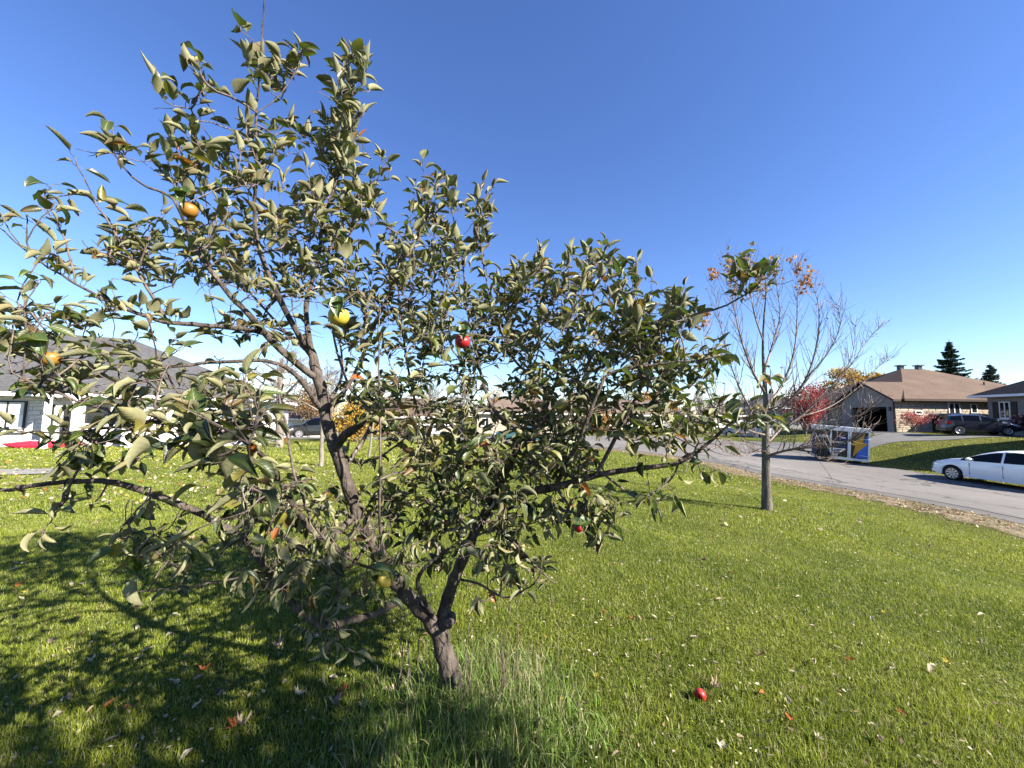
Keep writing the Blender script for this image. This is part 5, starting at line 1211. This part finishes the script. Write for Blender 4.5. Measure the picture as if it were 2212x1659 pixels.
def add_leaf(p, out, up, big=1.0):
    w_ = p + base; near_ = 1.0
    u0, v0 = px(w_); dl = np.hypot(LIMBS[:, 0] - u0, LIMBS[:, 1] - v0); jl = int(np.argmin(dl))
    if dl[jl] < 34 and w_[1] < LIMBS[jl, 2] + .05 and rng.random() < (.8 if u0 < 850 else .4): return      # the main limbs carry few leaves in front
    L_ = rng.uniform(.050, .088) * big * (1.12 if v0 < 480 else 1) * (.9 if w_[1] < 1.7 and big == 1.0 else 1.1 if big == 1.0 else 1)
    mode = rng.random()
    roll = rng.uniform(.6, 2.7); bend = rng.uniform(-.3, 1.5); wid = rng.uniform(.48, .70)
    if up > .4: ax = out * .55 + np.array([0, 0, rng.uniform(.2, 1.3)])
    elif up < -.1: ax = out * .6 + np.array([0, 0, rng.uniform(-1.3, .1)])
    else: ax = out * .9 + np.array([0, 0, rng.uniform(-.7, .8)])
    ax = ax + rng.normal(0, .28, 3); ax /= np.linalg.norm(ax)
    nrm = np.array([0, 0, 1.0]) - out * .5 + rng.normal(0, .35, 3)
    pb = p + ax * .022 + np.array([0, 0, .003]); pet.tube([p, p + ax * .012 + out * .004, pb], [.0014, .0011, .0011], 3, cap=False)
    c = np.array(random.choice([(.030, .056, .010), (.045, .074, .012), (.062, .092, .016), (.034, .05, .012), (.095, .115, .022)])) * rng.uniform(.75, 1.25)
    r = rng.random()
    if r < .07: c = np.array([.20, .18, .03])
    elif r < .14: c = np.array([.14, .08, .025]) * rng.uniform(.6, 1.3)
    elif r < .15: c = np.array([.32, .10, .02])
    V = leaf_geo(pb, ax, nrm, L_, roll, bend, wid, rng.normal(0, .5))
    leaves.append((V, c, L_ / max(.5, w_[1])))
for ids, up in tipsA:
    P = NN[ids]; L_ = np.linalg.norm(np.diff(P, axis=0), axis=1).sum() + .045; n = len(P)
    nl = int(np.clip(L_ / .042, 4, 9)) + 0
    ga = rng.uniform(0, 6.28)
    w_ = P[-1] + base
    thin = .92
    for k in range(nl):
        if rng.random() > thin: continue
        t = 1 - (k / max(1, nl)) * min(1, .34 / L_ if L_ > .34 else 1) ; i = min(n - 1, max(0, int(round(t * (n - 1)))))
        ga += 2.4; out = np.array([math.cos(ga), math.sin(ga), 0]); add_leaf(P[i], out, up)
# spurs along the limbs
for ids, k in paths:
    if k < 3: continue
    P = NN[ids]; R = RA[ids]
    for i in range(3, len(P)):
        w_ = P[i] + base; u_, v_ = px(w_)
        dens = .24 if R[i] < .010 else .06
        if u_ < 420 and v_ < 640: dens *= .35
        if v_ > 1150 and R[i] > .008: dens = .04
        if k == 8 and i > 20: dens = .16
        if rng.random() < dens:
            ga = rng.uniform(0, 6.28)
            for q in range(rng.integers(2, 5)): ga += 2.0; add_leaf(P[i], np.array([math.cos(ga), math.sin(ga), .1]), .5 if v_ < 700 else -.1)
# a close spray of large leaves nearest the camera, and a few big low ones
for (u, v, Y, n_, big) in ((440, 900, 1.02, 5, 1.45), (470, 985, 1.0, 6, 1.5), (510, 925, 1.05, 6, 1.4), (395, 960, 1.1, 5, 1.35), (540, 1000, 1.08, 6, 1.4), (570, 920, 1.15, 5, 1.35), (520, 1060, 1.15, 5, 1.3), (450, 1030, 1.2, 4, 1.25), (330, 930, 1.2, 4, 1.25), (565, 1275, 1.55, 2, 1.5), (120, 1110, 1.45, 2, 1.2), (205, 1085, 1.5, 2, 1.0), (300, 1215, 1.4, 3, 1.25), (390, 1225, 1.45, 2, 1.3), (650, 1230, 1.65, 4, 1.1), (700, 1260, 1.7, 4, 1.1), (270, 1200, 1.3, 3, 1.1), (800, 1265, 1.7, 2, 1.2), (1035, 1300, 2.0, 3, 1.0), (700, 1420, 1.7, 3, .9)):
    j = None; p_ = A(u, v, Y); dd = np.linalg.norm(NN - p_, axis=1); j = int(np.argmin(dd)); q0 = NN[j]
    twb.tube(spline([q0, (q0 + p_) / 2 + np.array([0, 0, -.01]), p_], 5), np.linspace(.004, .002, 11), 5)
    ga = rng.uniform(0, 6.28)
    for q in range(n_): ga += 1.9; add_leaf(p_ + rng.normal(0, .015, 3), np.array([math.cos(ga), math.sin(ga), 0]), -.5 if v > 1150 else 0, big)
for (u, v, Y) in ((732, 684, 1.55), (999, 738, 1.80), (408, 455, 1.6), (110, 775, 1.25), (833, 1252, 1.75), (1096, 1087, 2.1), (1252, 1140, 1.95), (1286, 926, 2.3)):
    c_ = A(u, v, Y)
    for ax_, off in (((1, -.35, -.1), (-.05, -.03, .06)),) if u == 833 else (((1, -.35, -.1), (-.05, -.045, .045)), ((-1, -.3, .1), (.045, -.05, .05)), ((.2, -.6, -1.), (.01, -.04, .075))):
        V = leaf_geo(c_ + np.array(off), np.array(ax_, float) + rng.normal(0, .15, 3), np.array([0, -.6, .8]), rng.uniform(.075, .10), rng.uniform(.5, 1.3), .7, .6, rng.normal(0, .3)); leaves.append((V, np.array([.06, .10, .02]), 9))
leaves.sort(key=lambda t: -t[2])
print('leaves', len(leaves), 'tips', len(tipsA), 'nodes', len(nodes))
for V, c, s in leaves[:300]: MB().add(V, LF, c, LUV).build('leaf', m_leaf, AT, smooth=True)
rest = MB(); VV = np.array([l_[0] for l_ in leaves[300:]]); n = len(VV); kk = NI * NJ
rest.add(VV.reshape(-1, 3), (np.array(LF)[None] + (np.arange(n) * kk)[:, None, None]).reshape(-1, 4), np.repeat(np.array([l_[1] for l_ in leaves[300:]]), kk, 0), np.tile(LUV, (n, 1)))
rest.build('leaves', m_leaf, AT, smooth=True, kind='stuff')
pet.build('leaf_stalks', m_twig, AT, kind='stuff'); twb.build('twigs', m_twig, AT, smooth=True, kind='stuff')

# ---- apples
def apple_mat(name, c1, c2, c3):
    m, n, l, b = _new(name); b.inputs['Roughness'].default_value = .42; setspec(b, .35)
    t = tex(n, l, 'noise', 30, detail=4, stretch=(1, 1, .3)); c1, c2, c3 = [tuple(q * .75 for q in c) for c in (c1, c2, c3)]; r = ramp(n, l, t.outputs['Fac'], [(.3, c1), (.55, c2), (.8, c3)]); l.new(r.outputs[0], b.inputs['Base Color']); return m
m_ay = apple_mat('yellow_apple_skin', (.42, .33, .03), (.50, .38, .05), (.42, .20, .03)); m_ar = apple_mat('red_apple_skin', (.22, .008, .012), (.34, .015, .02), (.42, .12, .04)); m_ao = apple_mat('amber_apple_skin', (.24, .085, .016), (.32, .16, .025), (.20, .05, .018))
def apple(name, label, p, r, m, tilt=0, stem=True, flat=1.0):
    root = thing(name, label, 'apple', p); mb = MB(); n, k = 14, 20; V = []
    for i in range(n + 1):
        t = math.pi * i / n; rr = r * (math.sin(t) ** .9) * (1 + .10 * math.cos(t)); z = r * .93 * flat * math.cos(t) - r * .35 * math.exp(-(t / .38) ** 2) + r * .2 * math.exp(-((math.pi - t) / .3) ** 2)
        for j in range(k): a = 2 * math.pi * j / k; q = 1 + .02 * math.cos(5 * a) * math.sin(t / 2) ** 2; V.append((rr * q * math.cos(a), rr * q * math.sin(a), z))
    mb.add(V, [(i * k + j, (i + 1) * k + j, (i + 1) * k + (j + 1) % k, i * k + (j + 1) % k) for i in range(n) for j in range(k)])
    mb.build('skin', m, root, smooth=True)
    if stem: MB().tube([(0, 0, r * .5), (.002, 0, r * .9), (.006, .002, r * 1.25)], [.0016, .0014, .002], 5).build('stem', m_twig, root)
    MB().tube([(0, 0, -r * .80), (0, 0, -r * .70)], [.005, .007], 6).build('calyx', m_dark, root)
    root.rotation_euler = (tilt, tilt * .5, 0); return root
def hang(u, v, Y, r, *a, **k):
    p = at(u, v, Y); q = p - base + np.array([0, 0, r * 1.2]); j = int(np.argmin(np.linalg.norm(NN - q, axis=1) + 10 * (NN[:, 2] < q[2])))
    MB().tube(spline([q, (q + NN[j]) / 2, NN[j]], 3), [.002] * 7, 4).build('fruit_spur', m_twig, AT)
    return p
apple('yellow_apple', 'large yellow apple hanging high left of the centre', hang(732, 684, 1.55, .041), .041, m_ay)
apple('red_apple', 'deep red apple tucked under leaves right of the yellow one', hang(999, 738, 1.80, .036), .036, m_ar, .4)
apple('amber_apple', 'orange and yellow apple high among the upper left leaves', hang(408, 455, 1.6, .034), .034, m_ao)
apple('amber_apple', 'dull amber apple before the grey roof at far left', hang(110, 775, 1.25, .026), .026, m_ao)
apple('yellow_apple', 'yellow half-eaten looking apple low beside the trunk fork', hang(833, 1252, 1.75, .034), .034, m_ay, .9)
apple('yellow_apple', 'small yellow apple in the dark centre of the crown', hang(1096, 1087, 2.1, .025), .025, m_ay)
apple('red_apple', 'small red apple at the lower right of the crown', hang(1252, 1140, 1.95, .027), .027, m_ar)
apple('red_apple', 'small red-orange apple deep behind the right-hand leaves', hang(1286, 926, 2.3, .028), .028, m_ao)
fp = gat(1513, 1512); apple('fallen_apple', 'red fallen apple lying in the grass at lower right', fp + np.array([0, 0, .030]), .033, m_ar, 2.4)

# ------------------------------------------------------------------ long grass and suckers round the trunk
mb = MB(); n = 11000
X = base[0] + .12 + rng.normal(0, .42, n); Y = base[1] - .28 + rng.normal(0, .36, n)
k = Y > .75; X, Y = X[k], Y[k]; n = len(X)
H = rng.choice([.7, 1, 1.5], n) * rng.uniform(.06, .20, n) * np.exp(-(((X - base[0] - .1) / .8) ** 2 + ((Y - base[1] + .2) / .8) ** 2))
c = np.where(rng.random(n)[:, None] < .24, np.array([.40, .38, .18]), np.array([.17, .28, .045])) * rng.uniform(.6, 1.3, (n, 1))
blade_mesh(mb, X, Y, H + .02, rng.uniform(.003, .0065, n), .55, c, 4, curl=1.0)
# straw-coloured stalks right of the trunk
n = 520; X = base[0] + .30 + rng.normal(0, .18, n); Y = base[1] + rng.normal(.02, .22, n)
blade_mesh(mb, X, Y, rng.uniform(.08, .26, n), rng.uniform(.002, .004, n), .35, np.array([.42, .38, .20]) * rng.uniform(.6, 1.2, (n, 1)), 4, curl=.6)
mb.build('long_grass', m_grass, kind='stuff')
for i in range(9):
    x = base[0] + random.choice([-.22, -.14, .12, .22, .3, -.3]) + rng.normal(0, .04); y = base[1] + rng.normal(-.03, .10); z = g1(x, y); h = rng.uniform(.35, .75)
    P = [np.array([x, y, z - .02])]
    for s in range(7): P.append(P[-1] + np.array([rng.normal(0, .014), rng.normal(0, .014), h / 7]))
    MB().tube([q - base for q in P], np.linspace(.005, .0018, 8), 5).build('sucker', m_twig, AT, smooth=True)

# ------------------------------------------------------------------ fallen leaves
COLS = {'tan': (.50, .38, .26), 'cream': (.60, .53, .38), 'orange': (.55, .17, .05), 'yellow': (.62, .50, .08), 'brown': (.20, .12, .07)}
LABEL = {'tan': ('pale tan curled leaf fallen on the mown grass', 'tan fallen leaves on the lawn'), 'cream': ('cream-coloured dry leaf fallen on the mown grass', 'cream fallen leaves on the lawn'),
         'orange': ('red-orange leaf fallen on the mown grass', 'red-orange fallen leaves on the lawn'), 'yellow': ('yellow leaf fallen on the mown grass', 'yellow fallen leaves on the lawn'), 'brown': ('dark brown curled leaf fallen on the mown grass', 'brown fallen leaves on the lawn')}
fl_mesh = {}
for cn, cv in COLS.items():
    fl_mesh[cn] = []
    for v in range(5):
        mb = MB(); 
        if v < 1 or (v == 1 and cn in ('orange', 'yellow')): maple_leaf(mb, np.array([0, -.45, 0.]), 1.0, np.array([0, 1., 0]), np.array([0, 0, 1.]), np.array(cv) * rng.uniform(.8, 1.1), rng.uniform(.6, 1.5))
        else:
            V = leaf_geo(np.array([0, -.5, 0.]), np.array([0, 1., 0]), np.array([0, 0, 1.]), 1.0, rng.uniform(.8, 2.0), rng.uniform(-.8, .4), .55, .4); mb.add(V, LF, np.array(cv) * rng.uniform(.8, 1.1))
        ob = mb.build('tmpl', m_foliage); fl_mesh[cn].append(ob.data); bpy.data.objects.remove(ob)
def fallen(u, v, cn, s):
    p = gat(u, v); me = random.choice(fl_mesh[cn]); o = bpy.data.objects.new('fallen_leaf', me); C.objects.link(o)
    s *= .84; o.location = p + np.array([0, 0, .022]); o.rotation_euler = (rng.normal(0, .3), rng.normal(0, .3), rng.uniform(0, 6.28)); o.scale = (s, s, s)
    where = 'in the apple tree shade' if p[0] < -.2 and p[1] < 5 and v > 1180 else 'on the left lawn beyond the branches' if p[0] < -.5 else 'close to the trunk' if p[1] < 3.2 and p[0] < .9 else 'on the open lawn right of the trunk' if p[1] < 5.5 else 'on the far right lawn before the road'
    tag(o, ('large ' if s > .068 else 'small ') + LABEL[cn][0].replace(' fallen on the mown grass', '') + ' fallen ' + where, 'fallen leaf', LABEL[cn][1])
HAND = [(1545, 1493, 'tan', .085), (1645, 1503, 'orange', .06), (1703, 1558, 'orange', .085), (1710, 1590, 'tan', .07), (1948, 1548, 'orange', .075), (1213, 1520, 'yellow', .07), (1355, 1422, 'cream', .075), (1412, 1340, 'cream', .07), (1382, 1342, 'tan', .07), (1448, 1342, 'cream', .06),
 (1505, 1385, 'tan', .08), (1762, 1440, 'tan', .1), (2010, 1452, 'tan', .09), (1290, 1470, 'yellow', .05), (1177, 1383, 'yellow', .05), (1542, 1440, 'tan', .07), (2120, 1332, 'cream', .09), (1660, 1195, 'cream', .09), (1540, 1163, 'orange', .09), (1520, 1215, 'brown', .08), (1600, 1600, 'tan', .05), (1905, 1610, 'tan', .07), (1560, 1622, 'cream', .06),
 (175, 1492, 'orange', .08), (237, 1528, 'orange', .07), (272, 1538, 'orange', .08), (600, 1405, 'tan', .09), (505, 1580, 'orange', .085), (520, 1577, 'tan', .09), (235, 1610, 'tan', .09), (470, 1500, 'brown', .07), (742, 1500, 'orange', .08), (735, 1515, 'brown', .09), (725, 1530, 'tan', .08), (40, 1268, 'orange', .09), (100, 1262, 'orange', .07), (380, 1335, 'cream', .08), (320, 1408, 'cream', .09), (300, 1430, 'tan', .07),
 (1160, 1500, 'tan', .09), (1130, 1480, 'tan', .08), (1110, 1500, 'brown', .08), (1150, 1540, 'cream', .07), (1020, 1385, 'cream', .05), (400, 1640, 'cream', .08), (860, 1640, 'tan', .06), (1330, 1640, 'tan', .07)]
for h in HAND: fallen(*h)
cnt_ = 0
while cnt_ < 235:
    left = rng.random() < .6
    if left: u, v = rng.uniform(0, 1000), 1000 + 560 * rng.random() ** 1.9
    else: u, v = rng.uniform(900, 2200), 1120 + 500 * rng.random() ** 1.3
    p = gat(u, v)
    if p[0] > lawn_limit(p[1]) - 1.3 or p[1] > 13: continue
    if p[0] > .6 and rng.random() < .35: continue
    fallen(u, v, random.choices(['tan', 'cream', 'orange', 'yellow', 'brown'], [4, 4.5, 1, .8, 1.2])[0], rng.uniform(.045, .085)); cnt_ += 1
# the countless small ones farther off
mb = MB(); n = 5200
Y = rng.uniform(7, 31, n); X = np.where(rng.random(n) < .75, rng.uniform(-1.4, -.15, n) * Y, rng.uniform(-.3, 1.2, n) * Y)
k = (X < lawn_limit(Y) - .3) & ~((X < -13.5) & (Y > 18.4 + (X + 24) * .45)); X, Y = X[k], Y[k]; k2 = rng.random(len(X)) < np.where(X < 0, 1, .35); X, Y = X[k2], Y[k2]; n = len(X); Z = gz(X, Y) + .045
p = np.stack([X, Y, Z], 1); a = rng.normal(0, 1, (n, 3)) * np.array([1, 1, .5]); a /= np.linalg.norm(a, axis=1)[:, None]; b = np.cross(a, np.array([0, 0, 1.]) + rng.normal(0, .4, (n, 3))); b /= np.linalg.norm(b, axis=1)[:, None]
s = rng.uniform(.03, .055, n)[:, None]; V = np.stack([p - a * s, p + b * s * .7, p + a * s, p - b * s * .7], 1).reshape(-1, 3)
cc = np.array(list(COLS.values()))[rng.choice(5, n, p=[.33, .35, .08, .14, .10])] * rng.uniform(.7, 1.1, (n, 1))
mb.add(V, np.arange(4 * n).reshape(-1, 4), np.repeat(cc, 4, 0)); # fine pale flecks of clippings and crumbled leaves all over the lawn
n = 8000; Y = 1.2 + 14 * rng.random(n) ** 1.3; X = rng.uniform(-1.4, 1.4, n) * Y; k = X < lawn_limit(Y) - .2; X, Y = X[k], Y[k]; n = len(X)
p = np.stack([X, Y, gz(X, Y) + rng.uniform(.012, .045, n)], 1); a = rng.normal(0, 1, (n, 3)) * np.array([1, 1, .5]); a /= np.linalg.norm(a, axis=1)[:, None]; b = np.cross(a, np.array([0, 0, 1.]) + rng.normal(0, .5, (n, 3))); b /= np.linalg.norm(b, axis=1)[:, None]
s = (rng.uniform(.005, .014, n) * (1 + .05 * Y))[:, None]; V = np.stack([p - a * s, p + b * s * .5, p + a * s, p - b * s * .5], 1).reshape(-1, 3)
cc = np.array([(.62, .56, .42), (.50, .42, .28), (.35, .25, .15), (.60, .55, .25)])[rng.integers(0, 4, n)] * rng.uniform(.6, 1.1, (n, 1))
mb.add(V, np.arange(4 * n).reshape(-1, 4), np.repeat(cc, 4, 0))
# litter caught in the dry verge
n = 1500; sidx = rng.integers(20, len(nearS) - 60, n); t = rng.random(n); q = vergeS[sidx] * t[:, None] + nearS[sidx] * (1 - t[:, None]) + rng.normal(0, .2, (n, 2))
k = q[:, 0] < lawn_limit(q[:, 1]) + .15; q = q[k]; n = len(q); p = np.column_stack([q, gz(q[:, 0], q[:, 1]) + .04]); a = rng.normal(0, 1, (n, 3)) * np.array([1, 1, .4]); a /= np.linalg.norm(a, axis=1)[:, None]; b = np.cross(a, np.array([0, 0, 1.]) + rng.normal(0, .4, (n, 3))); b /= np.linalg.norm(b, axis=1)[:, None]
s = rng.uniform(.02, .045, n)[:, None]; V = np.stack([p - a * s, p + b * s * .7, p + a * s, p - b * s * .7], 1).reshape(-1, 3)
cc = np.array([(.5, .4, .26), (.3, .17, .08), (.22, .13, .07), (.58, .5, .34)])[rng.integers(0, 4, n)]
mb.add(V, np.arange(4 * n).reshape(-1, 4), np.repeat(cc, 4, 0))
mb.build('leaf_litter', m_foliage, kind='stuff')
